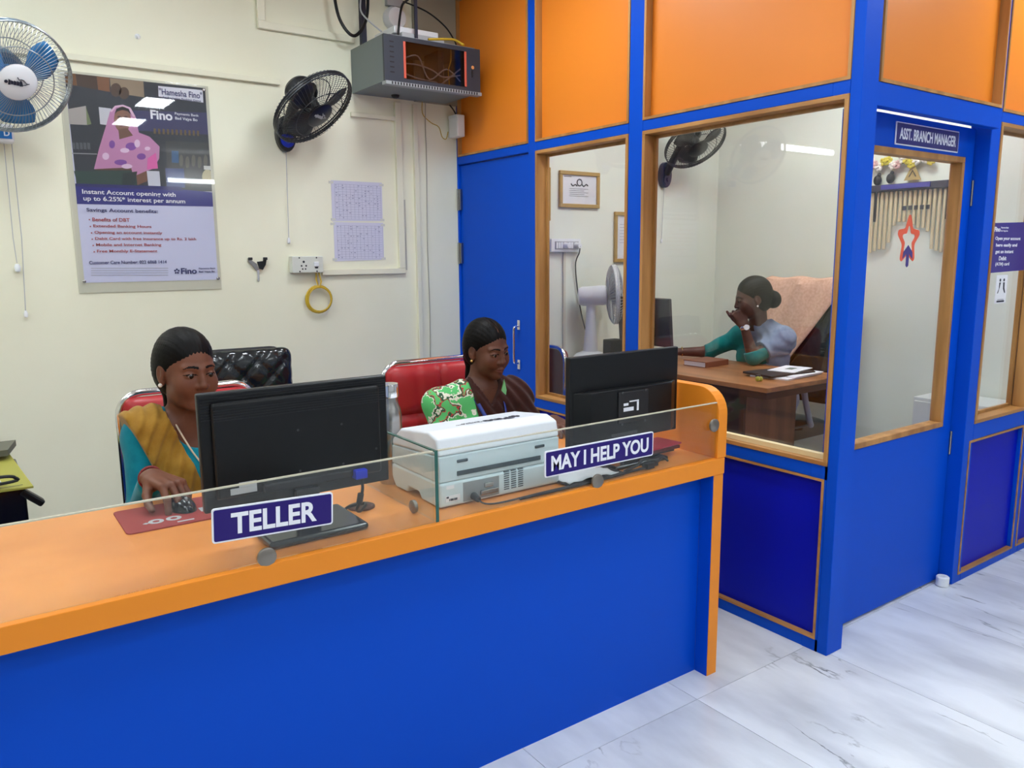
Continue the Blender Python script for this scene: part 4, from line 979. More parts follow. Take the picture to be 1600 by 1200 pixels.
def chair(x, y, rz, label, leather, top=.98, w=.44, seam=None, tuft=False, seat_z=.41, back_h=.46, frame=CHROME):
    r = empty('office_chair', (x, y, 0), label, 'chair', rz)
    b = MB(); pad(b, w-.024 if frame is CHROME else w+.03, back_h, .045, top-(.014 if frame is CHROME else -.005)-back_h/2, seam, tuft, y0=.21, nx=40 if tuft else 24, nz=40 if tuft else 20)
    b.build('backrest', leather, r, local=True, smooth=True, angle=1.2)
    s = MB(); pad(s, w, .44, .06, 0)
    s.v = [(q[0], q[2], seat_z-.06-q[1]) for q in s.v]; s.f = [f[::-1] for f in s.f]
    s.build('seat', leather, r, local=True, smooth=True, angle=1.2)
    fr = MB(); rad = .075; pts = [(-w/2, .225, seat_z-.03), (-w/2, .225, top-rad-.1)]
    for i in range(7):
        a = math.pi - i*math.pi/2/6; pts.append((-w/2+rad+rad*math.cos(a), .225, top-rad+rad*math.sin(a)))
    for i in range(7):
        a = math.pi/2 - i*math.pi/2/6; pts.append((w/2-rad+rad*math.cos(a), .225, top-rad+rad*math.sin(a)))
    pts += [(w/2, .225, top-rad-.1), (w/2, .225, seat_z-.03)]
    fr.tube(pts, .0125, 12); fr.build('back_frame', frame, r, local=True, smooth=True)
    for sx in (-1, 1):
        for (y0, y1) in ((-.20, -.22), (.225, .25)): MB().tube([(sx*w/2, y0, seat_z-.03), (sx*(w/2+.01), y1, .006)], .0125, 10).build('leg', CHROME, r, local=True, smooth=True)
        MB().tube([(sx*w/2, -.2, seat_z-.03), (sx*w/2, .225, seat_z-.03)], .011, 10).build('side_rail', CHROME, r, local=True, smooth=True)
    MB().tube([(-w/2, -.2, seat_z-.03), (w/2, -.2, seat_z-.03)], .011, 10).build('front_rail', CHROME, r, local=True, smooth=True)
    return r
chair(0.660, 2.70, 0.02, 'red padded chair with chrome frame behind the TELLER clerk', REDL, top=.958, w=.46)
chair(1.680, 2.74, -0.02, 'red padded chair with chrome frame behind the help-desk clerk', REDL, top=.968, w=.48, seam=[(-.45, None), (.1, None), (None, 0.1)])
chair(1.02, 3.35, -.06, 'black tufted leather chair standing by the cream wall', BLKL, top=1.0, w=.42, tuft=True, back_h=.50, frame=BLACKM)
chair(2.83, 3.40, math.pi/2, 'maroon visitor chair with chrome frame inside the cabin', MARL, top=.93, w=.46)

# ================================================================== CABIN
# ---- desk
DW = mat('desk_top_wood', rgb(158, 104, 62), 0.35); add_noise(DW, 9, rgb(128, 80, 44), rgb(180, 122, 76), 8, stretch=(1, .12, 1))
DWV = mat('desk_panel_wood', rgb(112, 70, 42), 0.4); add_noise(DWV, 11, rgb(78, 46, 26), rgb(134, 86, 54), 8, stretch=(1, 1, .10))
DWD = mat('desk_edge_wood', rgb(60, 38, 24), 0.5)
dk = empty('office_desk', (3.6, 3.1, 0), 'brown wooden office desk inside the cabin', 'desk')
MB().box(3.225, 3.915, 2.36, 3.86, .735, .76).build('desk_top', DW, dk, bevel=.003)
MB().box(3.232, 3.908, 2.367, 3.853, .700, .7345).build('edge_rail', DWD, dk)
MB().box(3.29, 3.72, 2.53, 2.78, .0, .6995).build('drawer_pedestal', DWV, dk)
MB().box(3.27, 3.288, 2.53, 3.85, .05, .6995).build('modesty_panel', DWD, dk)
MB().box(3.33, 3.90, 3.80, 3.85, .0, .6995).build('end_panel', DWV, dk)
for z in (.25, .47, .68):
    d_ = MB().box(3.7205, 3.734, 2.545, 2.765, z-.20, z-.005).build('drawer', DWV, dk, bevel=.002)
    MB().tube([(3.734, 2.61, z-.08), (3.75, 2.61, z-.08), (3.75, 2.70, z-.08), (3.734, 2.70, z-.08)], .004, 8).build('handle', STEEL, d_)
# ---- executive chair with towel
ex = empty('executive_chair', (4.12, 2.95, 0), 'high-backed black office chair draped with a peach towel', 'chair')
s_ = MB(); pad(s_, .50, .50, .08, 0); s_.v = [(4.10+q[2], 2.95+q[0], .42-.08-q[1]) for q in s_.v]; s_.build('seat', BLKL, ex, smooth=True, angle=1.2)
Rb = Matrix.Rotation(math.radians(10), 3, 'Y')
def backpt(q, off=Vector((4.30, 2.95, .50))): return off + Rb @ Vector((q[1], q[0], q[2]))
b = MB(); pad(b, .54, .74, .07, .37); b.v = [tuple(backpt(q)) for q in b.v]; b.build('backrest', BLKL, ex, smooth=True, angle=1.2)
for sy in (-1, 1):
    yy = 2.95+sy*.30
    MB().tube(smooth_path([(4.30, yy, .52), (4.22, yy, .655), (4.05, yy, .67), (3.98, yy, .655), (3.975, yy, .60), (4.02, yy, .48), (4.10, yy-sy*.03, .40)], 5), .017, 10).build('arm_frame', mat('grey_arm', rgb(140, 142, 150), 0.35), ex, smooth=True)
    MB().obox((4.12, yy, .685), (.22, .05, .025)).build('arm_pad', BLACKM, ex, bevel=.01)
MB().cyl((4.12, 2.95, .10), (4.12, 2.95, .34), .03, n=14).build('gas_column', BLACKM, ex)
for i in range(5):
    a = 2*math.pi*i/5+.3; e = (4.12+.27*math.cos(a), 2.95+.27*math.sin(a), .06)
    l_ = MB().tube([(4.12, 2.95, .11), e], [.024, .016], 8).build('base_spoke', BLACKM, ex)
    MB().cyl((e[0]-.012*math.sin(a), e[1]+.012*math.cos(a), .028), (e[0]+.012*math.sin(a), e[1]-.012*math.cos(a), .028), .027, n=12).build('castor', BLACKM, l_)
# towel hangs over the top, front and back
TOW = mat('peach_towel', rgb(222, 178, 152), 0.95, spec=0.1); add_noise(TOW, 60, rgb(214, 168, 142), rgb(228, 186, 162), 4, .35, bscale=220)
tv, tf = [], []; NU, NV = 34, 30
for i in range(NU+1):
    u_ = -1+2*i/NU
    for j in range(NV+1):
        s = j/NV
        hang = .62-.26*max(0, u_)**1.5 if s > .42 else .2
        fold = .008*math.sin(u_*9+s*4)+.012*math.exp(-((u_-.05-(s-.4)*.9)/.12)**2)*(s > .42)
        if s < .36: q = (u_*(.285), .03+fold*.3, .745-(.36-s)/.36*.40)
        elif s < .44: a = (s-.36)/.08*math.pi; q = (u_*.285, -.02+.055*math.cos(a)*1.0, .745+.03*math.sin(a)+.006*math.sin(u_*7))
        else:
            f_ = (s-.44)/.56; yl = -.285+.36*f_**1.1; q = (yl+(.285-yl)*(u_+1)/2, -.084-fold-.008*f_, .745-f_*.60)
        tv.append(tuple(backpt(q)))
for i in range(NU):
    for j in range(NV): tf.append((i*(NV+1)+j, (i+1)*(NV+1)+j, (i+1)*(NV+1)+j+1, i*(NV+1)+j+1))
tw = MB().add(tv, tf).build('towel', TOW, smooth=True); md = tw.modifiers.new('thick', 'SOLIDIFY'); md.thickness = .006
tag(tw, 'peach towel draped over the tall chair back', 'towel')
# ---- desk things
bkx = empty('diary', (3.62, 3.13, .76), 'thick brown diary lying on the cabin desk', 'book')
Rb2 = Matrix.Rotation(.05, 3, 'Z')
MB().obox((3.63, 3.10, .776), (.20, .155, .026), Rb2).build('page_block', PAPER, bkx)
BRN = mat('brown_cover', rgb(128, 72, 46), 0.5)
MB().obox((3.635, 3.10, .791), (.215, .165, .004), Rb2).build('front_cover', BRN, bkx, bevel=.001)
MB().obox((3.635, 3.10, .762), (.215, .165, .003), Rb2).build('back_cover', BRN, bkx)
MB().obox((3.635, 3.0165, .7765), (.215, .004, .03), Rb2).build('spine', BRN, bkx)
pp_ = empty('file_pile', (3.62, 2.50, .76), 'dark file with loose white sheets at the desk corner', 'papers')
MB().obox((3.66, 2.56, .765), (.36, .22, .008), Matrix.Rotation(.1, 3, 'Z')).build('white_sheets', PAPER, pp_)
MB().obox((3.63, 2.585, .777), (.34, .20, .012), Matrix.Rotation(-.12, 3, 'Z')).build('dark_file', BLACKM, pp_, bevel=.003)
MB().obox((3.72, 2.58, .786), (.24, .15, .004), Matrix.Rotation(.2, 3, 'Z')).build('clipped_sheet', PAPER, pp_)
MB().obox((3.73, 2.58, .7885), (.07, .04, .001), Matrix.Rotation(.2, 3, 'Z')).build('printed_photo', mat('print_green', rgb(110, 128, 120), 0.6), pp_)
MB().obox((3.70, 2.47, .772), (.30, .05, .006), Matrix.Rotation(.1, 3, 'Z')).build('white_sheets', PAPER, pp_)
tpg = empty('paper_clips', (3.36, 2.52, .76), 'small yellow-green clip bundle on the desk edge', 'clips')
m_ = MB(); m_.sphere((3.36, 2.52, .775), (.012, .012, .014)); m_.sphere((3.38, 2.515, .773), (.012, .01, .013)); m_.build('clip_body', mat('lime_plastic', rgb(176, 176, 70), 0.4), tpg, smooth=True)
MB().obox((3.37, 2.525, .79), (.03, .014, .01)).build('clip_tip', DARKGREY, tpg, bevel=.002)
# cabin monitor facing the manager
cm = empty('computer_monitor', (3.42, 3.36, .76), 'dark monitor standing on the cabin desk', 'monitor', 0)
MB().obox((3.415, 3.40, 1.015), (.025, .44, .29), Matrix.Rotation(-.10, 3, 'Y')).build('bezel_shell', DARKGREY, cm, bevel=.006)
MB().obox((3.4295, 3.40, 1.016), (.002, .415, .26), Matrix.Rotation(-.10, 3, 'Y')).build('screen', SCREEN_ON, cm)
MB().obox((3.395, 3.40, .99), (.03, .20, .14), Matrix.Rotation(-.10, 3, 'Y')).build('rear_cover', BLACKP, cm, bevel=.01)
MB().obox((3.40, 3.40, .83), (.03, .06, .13)).build('neck', BLACKP, cm, bevel=.004)
MB().obox((3.42, 3.40, .768), (.18, .22, .014)).build('base', BLACKP, cm, bevel=.005)
MB().obox((3.405, 3.52, 1.185), (.03, .10, .03)).build('webcam', BLACKM, cm, bevel=.004)
tag(MB().box(3.25, 3.35, 3.52, 3.59, .761, .90).build('speaker_box', BLACKM, bevel=.004), 'small dark box behind the table fan', 'speaker')
# table fan
WFAN = mat('white_fan_plastic', rgb(226, 228, 230), 0.35); WWIRE = mat('white_wire', rgb(196, 198, 200), 0.4)
fan('white table fan standing on the cabin desk', (3.425, 3.68, 1.165), (.80, -.58, .05), .185, (3.40, 3.70, .761), WWIRE, mat('clear_grey_blade', rgb(170, 176, 184), 0.3), WHITEPL, WFAN, WFAN, WFAN, wall=False, wires=56, wire_r=.0016, ml=1.75)
# cabin wall fan
fan('black wall fan inside the cabin above the desk', (4.045, 3.60, 2.125), (-.10, -.60, -.74), .205, (4.06, YB, 1.95), FANW, BLADEK, FANB, FANB, mat('navy_plastic', rgb(34, 42, 76), 0.4), mat('navy_plastic', rgb(34, 42, 76), 0.4), cord=.36)
# certificates
GOLDW = mat('gold_wood', rgb(176, 142, 78), 0.45)
def cert(x0, x1, z0, z1, label, art):
    r = empty('certificate_frame', ((x0+x1)/2, YB, z0), label, 'picture frame')
    for mb in ring_boards((x0, x1), None, (z0, z1), (YB-.02, YB-.0008), .024, 'Y'): mb.build('frame_side', GOLDW, r, bevel=.003, seg=1)
    MB().box(x0+.02, x1-.02, YB-.008, YB-.002, z0+.02, z1-.02).build('certificate', PAPER, r)
    g = MB(); w_, h_ = x1-x0, z1-z0; y_ = YB-.0088
    if art == 1:
        cx = x0+.5*w_
        g.tube(circle_pts((cx, y_, z0+.70*h_), .020, X, Z, 16), .004, 6, closed=True)
        g.tube(smooth_path([(cx-.07, y_, z0+.66*h_), (cx-.055, y_, z0+.60*h_), (cx-.035, y_, z0+.64*h_), (cx-.02, y_, z0+.60*h_)], 4), .004, 6); g.tube(smooth_path([(cx+.07, y_, z0+.62*h_), (cx+.055, y_, z0+.66*h_), (cx+.035, y_, z0+.60*h_), (cx+.02, y_, z0+.66*h_)], 4), .004, 6)
        for k in range(5): g.box(x0+.25*w_, x0+(.62 if k % 2 else .72)*w_, y_-.0004, y_, z0+(.52-.05*k)*h_, z0+(.53-.05*k)*h_)
        g.box(x0+.12*w_, x0+.3*w_, y_-.0004, y_, z1-.036, z1-.032)
    else:
        for k in range(7): g.box(x0+.2*w_, x0+.8*w_, y_-.0004, y_, z0+(.75-.06*k)*h_, z0+(.757-.06*k)*h_)
    g.build('certificate_print', INK if art == 1 else mat('grey_ink', rgb(140, 140, 172), 0.8), r)
    MB().box(x0+.022, x1-.022, YB-.0125, YB-.0105, z0+.022, z1-.022).build('glass', ACRYLIC, r)
cert(3.143, 3.475, 1.71, 1.934, 'gold-framed landscape certificate with dark emblem', 1)
cert(3.612, 3.86, 1.364, 1.694, 'gold-framed portrait certificate above the table fan', 2)
cert(2.82, 3.070, 1.626, 1.946, 'gold-framed certificate cut off by the left window jamb', 2)
# cabin switch board with plug and lead
sb = empty('switch_board', (3.185, YB, 1.434), 'white switch board with black plug lead on the cabin wall', 'socket')
MB().box(3.064, 3.306, YB-.03, YB-.0008, 1.434, 1.516).build('plate', WHITEPL, sb, bevel=.005)
MB().box(3.092, 3.285, YB-.034, YB-.03, 1.450, 1.500).build('inner_frame', LIGHTGREY, sb, bevel=.002)
for k in range(3): MB().box(3.098+k*.019, 3.114+k*.019, YB-.038, YB-.034, 1.456, 1.494).build('rocker_switch', WHITEPL, sb, bevel=.002)
for k in range(2): MB().box(3.20+k*.019, 3.216+k*.019, YB-.038, YB-.034, 1.456, 1.494).build('rocker_switch', WHITEPL, sb, bevel=.002)
for x in (3.172, 3.262): MB().cyl((x, YB-.034, 1.475), (x, YB-.075, 1.472), .019, .015, 14).build('plug', WHITEPL, sb, smooth=True)
wire('fan_lead', [(3.262, YB-.072, 1.47), (3.268, YB-.06, 1.43), (3.27, YB-.02, 1.35), (3.30, YB-.015, 1.15), (3.34, YB-.02, .98), (3.36, YB-.06, .85), (3.36, 3.78, .768)], .004, BLACKP, 'black lead hanging from the cabin switch board to the table fan', 8)
tag(MB().box(3.178, 3.196, YB-.012, YB-.0008, .77, 1.433).build('cable_channel', mat('cabin_channel', rgb(214, 210, 192), 0.5)), 'thin cable channel under the cabin switch board', 'cable channel')

# ---- shapes in the door pane built as far-wall objects: garland, shelf with rods
XF = 4.64
gs = empty('wall_rack', (XF, 2.45, 1.80), 'dark rack with hanging cream rods standing in for shapes in the door glass', 'rack')
MB().box(XF-.05, XF-.001, 2.23, 2.72, 1.775, 1.815).build('rack_bar', mat('rack_bar_dark', rgb(58, 54, 66), 0.5), gs, bevel=.003)
MB().box(XF-.058, XF-.0505, 2.33, 2.62, 1.785, 1.812).build('violet_strip', mat('violet_strip', rgb(72, 68, 150), 0.5), gs)
ROD = mat('cream_rod', rgb(216, 200, 160), 0.5)
for k in range(16):
    yy = 2.255+k*.0285; ln = (.36, .35, .34, .24, .22, .22, .20, .20, .18, .18, .20, .30, .34, .34, .35, .36)[k]
    MB().box(XF-.030, XF-.018, yy-.0085, yy+.0085, 1.774-ln, 1.774).build('hanging_rod', ROD, gs, bevel=.003, seg=1)
for k in range(5): MB().box(XF-.036, XF-.0305, 2.335+k*.034, 2.355+k*.034, 1.66, 1.685).build('dark_tab', DARKGREY, gs)
for yy in (2.235, 2.66): MB().box(XF-.04, XF-.012, yy-.006, yy+.006, 1.60, 1.774).build('bracket', BLACKM, gs)
for (yy, zz) in ((2.66, 1.845), (2.58, 1.85)):
    m_ = MB(); m_.sphere((XF-.03, yy, zz), (.02, .025, .03)); m_.sphere((XF-.03, yy-.008, zz+.03), (.012, .012, .014)); m_.build('idol', BLACKM, gs, smooth=True)
ga_ = empty('flower_garland', (XF, 2.5, 1.93), 'garland of yellow and white flowers with a gold pendant', 'garland')
random.seed(5)
FM = [mat('petal_yellow', rgb(206, 188, 60), 0.7), mat('petal_white', rgb(232, 224, 212), 0.7), mat('petal_pink', rgb(206, 168, 160), 0.7)]
MB().tube(smooth_path([(XF-.02, 2.74, 1.955), (XF-.02, 2.6, 1.935), (XF-.02, 2.46, 1.935), (XF-.02, 2.36, 1.955)], 5), .004, 6).build('string', mat('leaf_green', rgb(96, 104, 60), 0.7), ga_)
for k in range(15):
    yy = 2.74-.028*k; zz = 1.938+.02*math.sin(k*1.7)+.0005*(k-7)**2*.4; m_ = MB()
    for p in range(6):
        a = 2*math.pi*p/6+k; m_.sphere((XF-.03-.004*(p % 2), yy+.016*math.cos(a), zz+.016*math.sin(a)), (.007, .011, .011), 8, 6)
    m_.sphere((XF-.036, yy, zz), .008, 8, 6)
    m_.build('flower', FM[(0, 1, 2, 1, 0)[k % 5]], ga_, smooth=True)
pd = MB().prism([(2.40, 1.83), (2.50, 1.83), (2.45, 1.93)], (XF-.022, 0, 0), Y, Z, (-.006, 0, 0)); pd.build('pendant', mat('gold_pendant', rgb(176, 152, 90), 0.5), ga_)
pd = MB().tube([(XF-.029, 2.43, 1.85), (XF-.029, 2.45, 1.885), (XF-.029, 2.47, 1.85)], .003, 6); pd.build('pendant_mark', DARKGREY, ga_)
# pale cupboard inside the cabin (low left of the door pane)
cb = empty('steel_cupboard', (4.5, 2.15, 0), 'pale grey steel cupboard standing at the far cabin wall', 'cupboard')
MB().box(4.33, 4.618, 1.62, 2.20, 0, .62).build('carcass', mat('cupboard_grey', rgb(206, 208, 204), 0.45), cb, bevel=.004)
for y0 in (1.63, 1.915):
    d_ = MB().box(4.318, 4.3295, y0, y0+.275, .03, .60).build('door', mat('cupboard_grey', rgb(206, 208, 204), 0.45), cb, bevel=.003)
    MB().box(4.31, 4.318, y0+.13, y0+.145, .28, .38).build('handle', STEEL, d_)
# dark blind edge beside the door pane
tag(MB().box(4.60, 4.638, 2.19, 2.215, 1.30, 1.80).build('wall_strip', mat('dark_strip', rgb(70, 58, 70), 0.6)), 'dark narrow strip on the cabin wall beside the rack', 'strip')

# ================================================================== DOOR SIGN, STAR, NOTICES
ds = empty('door_sign', (3.01, DY, 1.795), 'violet ASST. BRANCH MANAGER plate on the cabin door', 'sign')
MB().box(2.782, 3.238, DY-.005, DY-.0006, 1.797, 1.876).build('white_border', WHITEINK, ds, bevel=.001, seg=1)
MB().box(2.786, 3.234, DY-.0056, DY-.0051, 1.801, 1.872).build('face', mat('violet_plate', rgb(38, 34, 116), 0.4), ds)
t = MB(); text(t, 'ASST. BRANCH MANAGER', Vector((2.806, DY-.0058, 1.817)), X, Z, .408, .040, .022, .0006); t.build('lettering', WHITEINK, ds)
st = empty('star_sticker', (2.957, DY+.014, 1.38), 'orange star outline sticker with violet arrow on the door glass', 'sticker')
YS = DY+.0155
def sil(scale):
    pts = []
    for k in range(5):
        a = math.pi/2+2*math.pi*k/5
        ro, ri = .094*scale, .056*scale
        for da, rr in ((-.16, ro*.90), (-.08, ro*.985), (0, ro), (.08, ro*.985), (.16, ro*.90), (math.pi/5-.12, ri*1.03), (math.pi/5, ri), (math.pi/5+.12, ri*1.03)): pts.append((a+da, rr))
    return [(r*math.cos(a)*.86, r*math.sin(a)*1.0) for a, r in pts]
out, inn_ = sil(1.0), sil(.56); n = len(out); cz_ = 1.463
vs_ = [Vector((2.957+a, YS-.0012, cz_+b)) for a, b in out+inn_] + [Vector((2.957+a, YS-.0002, cz_+b)) for a, b in out+inn_]
fs_ = [(i, (i+1) % n, n+(i+1) % n, n+i) for i in range(n)] + [(2*n+i, 3*n+i, 3*n+(i+1) % n, 2*n+(i+1) % n) for i in range(n)] + [(i, 2*n+i, 2*n+(i+1) % n, (i+1) % n) for i in range(n)] + [(n+i, n+(i+1) % n, 3*n+(i+1) % n, 3*n+i) for i in range(n)]
MB().add(vs_, fs_).build('star_outline', mat('star_orange', rgb(226, 92, 62), 0.5), st)
MB().prism([(-.036, -.070), (-.033, -.045), (0, -.018), (.033, -.045), (.036, -.070), (.022, -.062), (.010, -.050), (.010, -.095), (0, -.102), (-.010, -.095), (-.010, -.050), (-.022, -.062)], (2.957, YS-.0014, cz_), X, Z, (0, -.0008, 0)).build('arrow', mat('star_violet', rgb(66, 54, 124), 0.5), st)
wb_ = [(r*math.cos(a)*.95, r*math.sin(a)*1.07) for a, r in [(math.atan2(b, a/.86), math.hypot(a/.86, b)) for a, b in out]]
nt = empty('window_notice', (3.66, YR+.047, 1.33), 'violet account notice on the window right of the door', 'notice')
MB().prism([(3.562, 1.328), (3.905, 1.335), (3.905, 1.545), (3.556, 1.535)], (0, YR+.0455, 0), X, Z, (0, -.0015, 0)).build('sheet', mat('violet_notice', rgb(58, 46, 132), 0.5), nt)
t = MB(); yy = YR+.0438
text(t, 'Fino', (3.585, yy, 1.500), X, Z, .055, .020, .04, .0004)
text(t, 'Payments Bank', (3.645, yy, 1.513), X, Z, .07, .008, .02, .0004); text(t, 'Bad Vajya Bo', (3.645, yy, 1.500), X, Z, .065, .007, .02, .0004)
for s_, x_, z_, w_ in (('Open your account', 3.60, 1.462, .24), ('here easily and', 3.612, 1.434, .20), ('get an instant', 3.612, 1.406, .17), ('Debit', 3.65, 1.380, .07), ('(ATM) card', 3.622, 1.354, .13)): text(t, s_, (x_, yy, z_), X, Z, w_, .018, .02, .0004)
t.build('lettering', WHITEINK, nt)
sk = empty('small_sticker', (3.70, YR+.047, 1.195), 'small white sticker with two figures under the violet notice', 'sticker')
MB().box(3.648, 3.752, YR+.044, YR+.0455, 1.196, 1.318).build('sheet', PAPER, sk)
g = MB(); yy = YR+.0436
for dx in (-.018, .018):
    c0 = (3.70+dx, yy, 1.296); g.cyl(c0, (c0[0], yy-.0005, c0[2]), .007, n=10)
    g.prism([(dx*1.0-.007, 1.286), (dx*1.0+.007, 1.286), (dx*1.3+.004, 1.262), (dx*1.9+.004, 1.240), (dx*1.9-.004, 1.240), (dx*1.1-.005, 1.258)], (3.70, yy, 0), X, Z, (0, -.0005, 0))
g.box(3.67, 3.73, yy-.0005, yy, 1.212, 1.2135); g.box(3.665, 3.735, yy-.0005, yy, 1.201, 1.208)
g.build('figures_print', INK, sk)
# door stop on floor
dsf = MB().lathe([(.022, .0005), (.026, .004), (.026, .040), (.022, .044), (.012, .044), (.012, .030)], (3.345, 1.515, 0), None, 20)
tag(dsf.build('door_stop', WHITEPL, smooth=True), 'small round white door stop on the marble floor', 'door stop')
# ================================================================== PEOPLE (implicit surfaces meshed once)
A_ = lambda *v: np.array(v, dtype=np.float32)
def smin(a, b, k):
    h = np.clip(.5+.5*(b-a)/k, 0, 1); return b+(a-b)*h-k*h*(1-h)
class Prim:
    def __init__(s, f, lo, hi): s.f = f; s.lo = np.array(lo, float); s.hi = np.array(hi, float)
def Ell(c, r, R=None):
    c = np.array(c, float); r = np.array(r, float); m = max(r)
    def f(P):
        q = P-c
        if R is not None: q = q @ R
        k0 = np.sqrt(((q/r)**2).sum(-1)); k1 = np.sqrt(((q/(r*r))**2).sum(-1))+1e-9
        return k0*(k0-1)/k1
    return Prim(f, c-m, c+m)
def Cap(a, b, ra, rb, sq=None):
    a = np.array(a, float); b = np.array(b, float); ab = b-a; L2 = max((ab**2).sum(), 1e-9); m = max(ra, rb)*1.05
    def f(P):
        q = P-a
        t = np.clip((q*ab).sum(-1)/L2, 0, 1); d = q-t[..., None]*ab
        if sq is not None:
            u, k = sq; w = (d*u).sum(-1); d = d+(w*(1/k-1))[..., None]*u
            return (np.sqrt((d**2).sum(-1))-(ra+(rb-ra)*t))*.8
        return np.sqrt((d**2).sum(-1))-(ra+(rb-ra)*t)
    return Prim(f, np.minimum(a, b)-m, np.maximum(a, b)+m)
def Xf(p, R, c, s=1.0):
    R = np.array(R, float); c = np.array(c, float)
    cs = np.array([[x, y, z] for x in (p.lo[0], p.hi[0]) for y in (p.lo[1], p.hi[1]) for z in (p.lo[2], p.hi[2])])*s @ R.T + c
    return Prim(lambda P: s*p.f(((P-c) @ R)/s), cs.min(0), cs.max(0))
class Grid:
    def __init__(s, lo, hi, h):
        s.lo = np.array(lo, float); s.h = h; s.n = np.ceil((np.array(hi)-s.lo)/h).astype(int)+1; s.d = np.full(s.n, .2, np.float32)
    def sl(s, p, pad):
        i0 = np.maximum(np.floor((p.lo-pad-s.lo)/s.h).astype(int), 0); i1 = np.minimum(np.ceil((p.hi+pad-s.lo)/s.h).astype(int)+1, s.n)
        if (i1 <= i0).any(): return None, None
        ax = [s.lo[k]+s.h*np.arange(i0[k], i1[k]) for k in range(3)]
        return tuple(slice(i0[k], i1[k]) for k in range(3)), np.stack(np.meshgrid(*ax, indexing='ij'), -1)
    def add(s, p, k=.01, off=0.0):
        sl, P = s.sl(p, k+off+3*s.h)
        if sl: s.d[sl] = smin(s.d[sl], p.f(P)-off, k)
    def sub(s, p, k=.005):
        sl, P = s.sl(p, k+3*s.h)
        if sl: s.d[sl] = -smin(-s.d[sl], p.f(P), k)
    def pts(s): return np.stack(np.meshgrid(*[s.lo[k]+s.h*np.arange(s.n[k]) for k in range(3)], indexing='ij'), -1)
    def mesh(s):
        d = s.d; ins = d < 0; nx, ny, nz = d.shape
        cnt = sum(ins[i:nx-1+i, j:ny-1+j, k:nz-1+k].astype(np.int8) for i in (0, 1) for j in (0, 1) for k in (0, 1))
        cells = np.argwhere((cnt > 0) & (cnt < 8))
        idx = np.full((nx-1, ny-1, nz-1), -1, np.int64); idx[tuple(cells.T)] = np.arange(len(cells))
        acc = np.zeros((len(cells), 3)); num = np.zeros(len(cells))
        for a in [(i, j, k) for i in (0, 1) for j in (0, 1) for k in (0, 1)]:
            for ax in range(3):
                if a[ax]: continue
                b = list(a); b[ax] = 1; ca = cells+np.array(a); cb = cells+np.array(b)
                da = d[tuple(ca.T)].astype(float); db = d[tuple(cb.T)].astype(float); m = (da < 0) != (db < 0)
                t = np.where(m, da/np.where(m, da-db, 1), 0); p = np.repeat(np.array([a], float), len(cells), 0); p[:, ax] = t
                acc[m] += p[m]; num += m
        V = s.lo+s.h*(cells+acc/num[:, None]); F = []
        for ax in range(3):
            o1, o2 = [(1, 2), (2, 0), (0, 1)][ax]
            A = np.take(ins, range(d.shape[ax]-1), ax); B = np.take(ins, range(1, d.shape[ax]), ax)
            e = np.argwhere(A != B); e = e[(e[:, o1] > 0) & (e[:, o2] > 0) & (e[:, o1] < d.shape[o1]-1) & (e[:, o2] < d.shape[o2]-1)]
            fl = A[tuple(e.T)]
            def c(a, b): q = e.copy(); q[:, o1] -= a; q[:, o2] -= b; return idx[tuple(q.T)]
            q = np.stack([c(1, 1), c(0, 1), c(0, 0), c(1, 0)], 1); q[~fl] = q[~fl][:, ::-1]; F.append(q)
        return V, np.concatenate(F)
def np_mesh(name, V, F, mats, parent, matidx=None):
    loc = np.array(wbasis(parent).translation); R = np.array(wbasis(parent).to_3x3())
    V = (V-loc) @ R
    used = np.unique(F); rm = np.full(len(V), -1); rm[used] = np.arange(len(used)); V = V[used]; F = rm[F]
    me = bpy.data.meshes.new(name); me.vertices.add(len(V)); me.vertices.foreach_set('co', V.astype(np.float32).ravel())
    me.loops.add(len(F)*4); me.loops.foreach_set('vertex_index', F.astype(np.int32).ravel())
    me.polygons.add(len(F)); me.polygons.foreach_set('loop_start', np.arange(0, len(F)*4, 4, dtype=np.int32))
    try: me.polygons.foreach_set('loop_total', np.full(len(F), 4, np.int32))
    except Exception: pass
    for m in mats: me.materials.append(m)
    if matidx is not None: me.polygons.foreach_set('material_index', matidx.astype(np.int32))
    me.polygons.foreach_set('use_smooth', np.ones(len(F), bool))
    me.update(calc_edges=True); me.validate()
    o = bpy.data.objects.new(name, me); return link(o, parent)

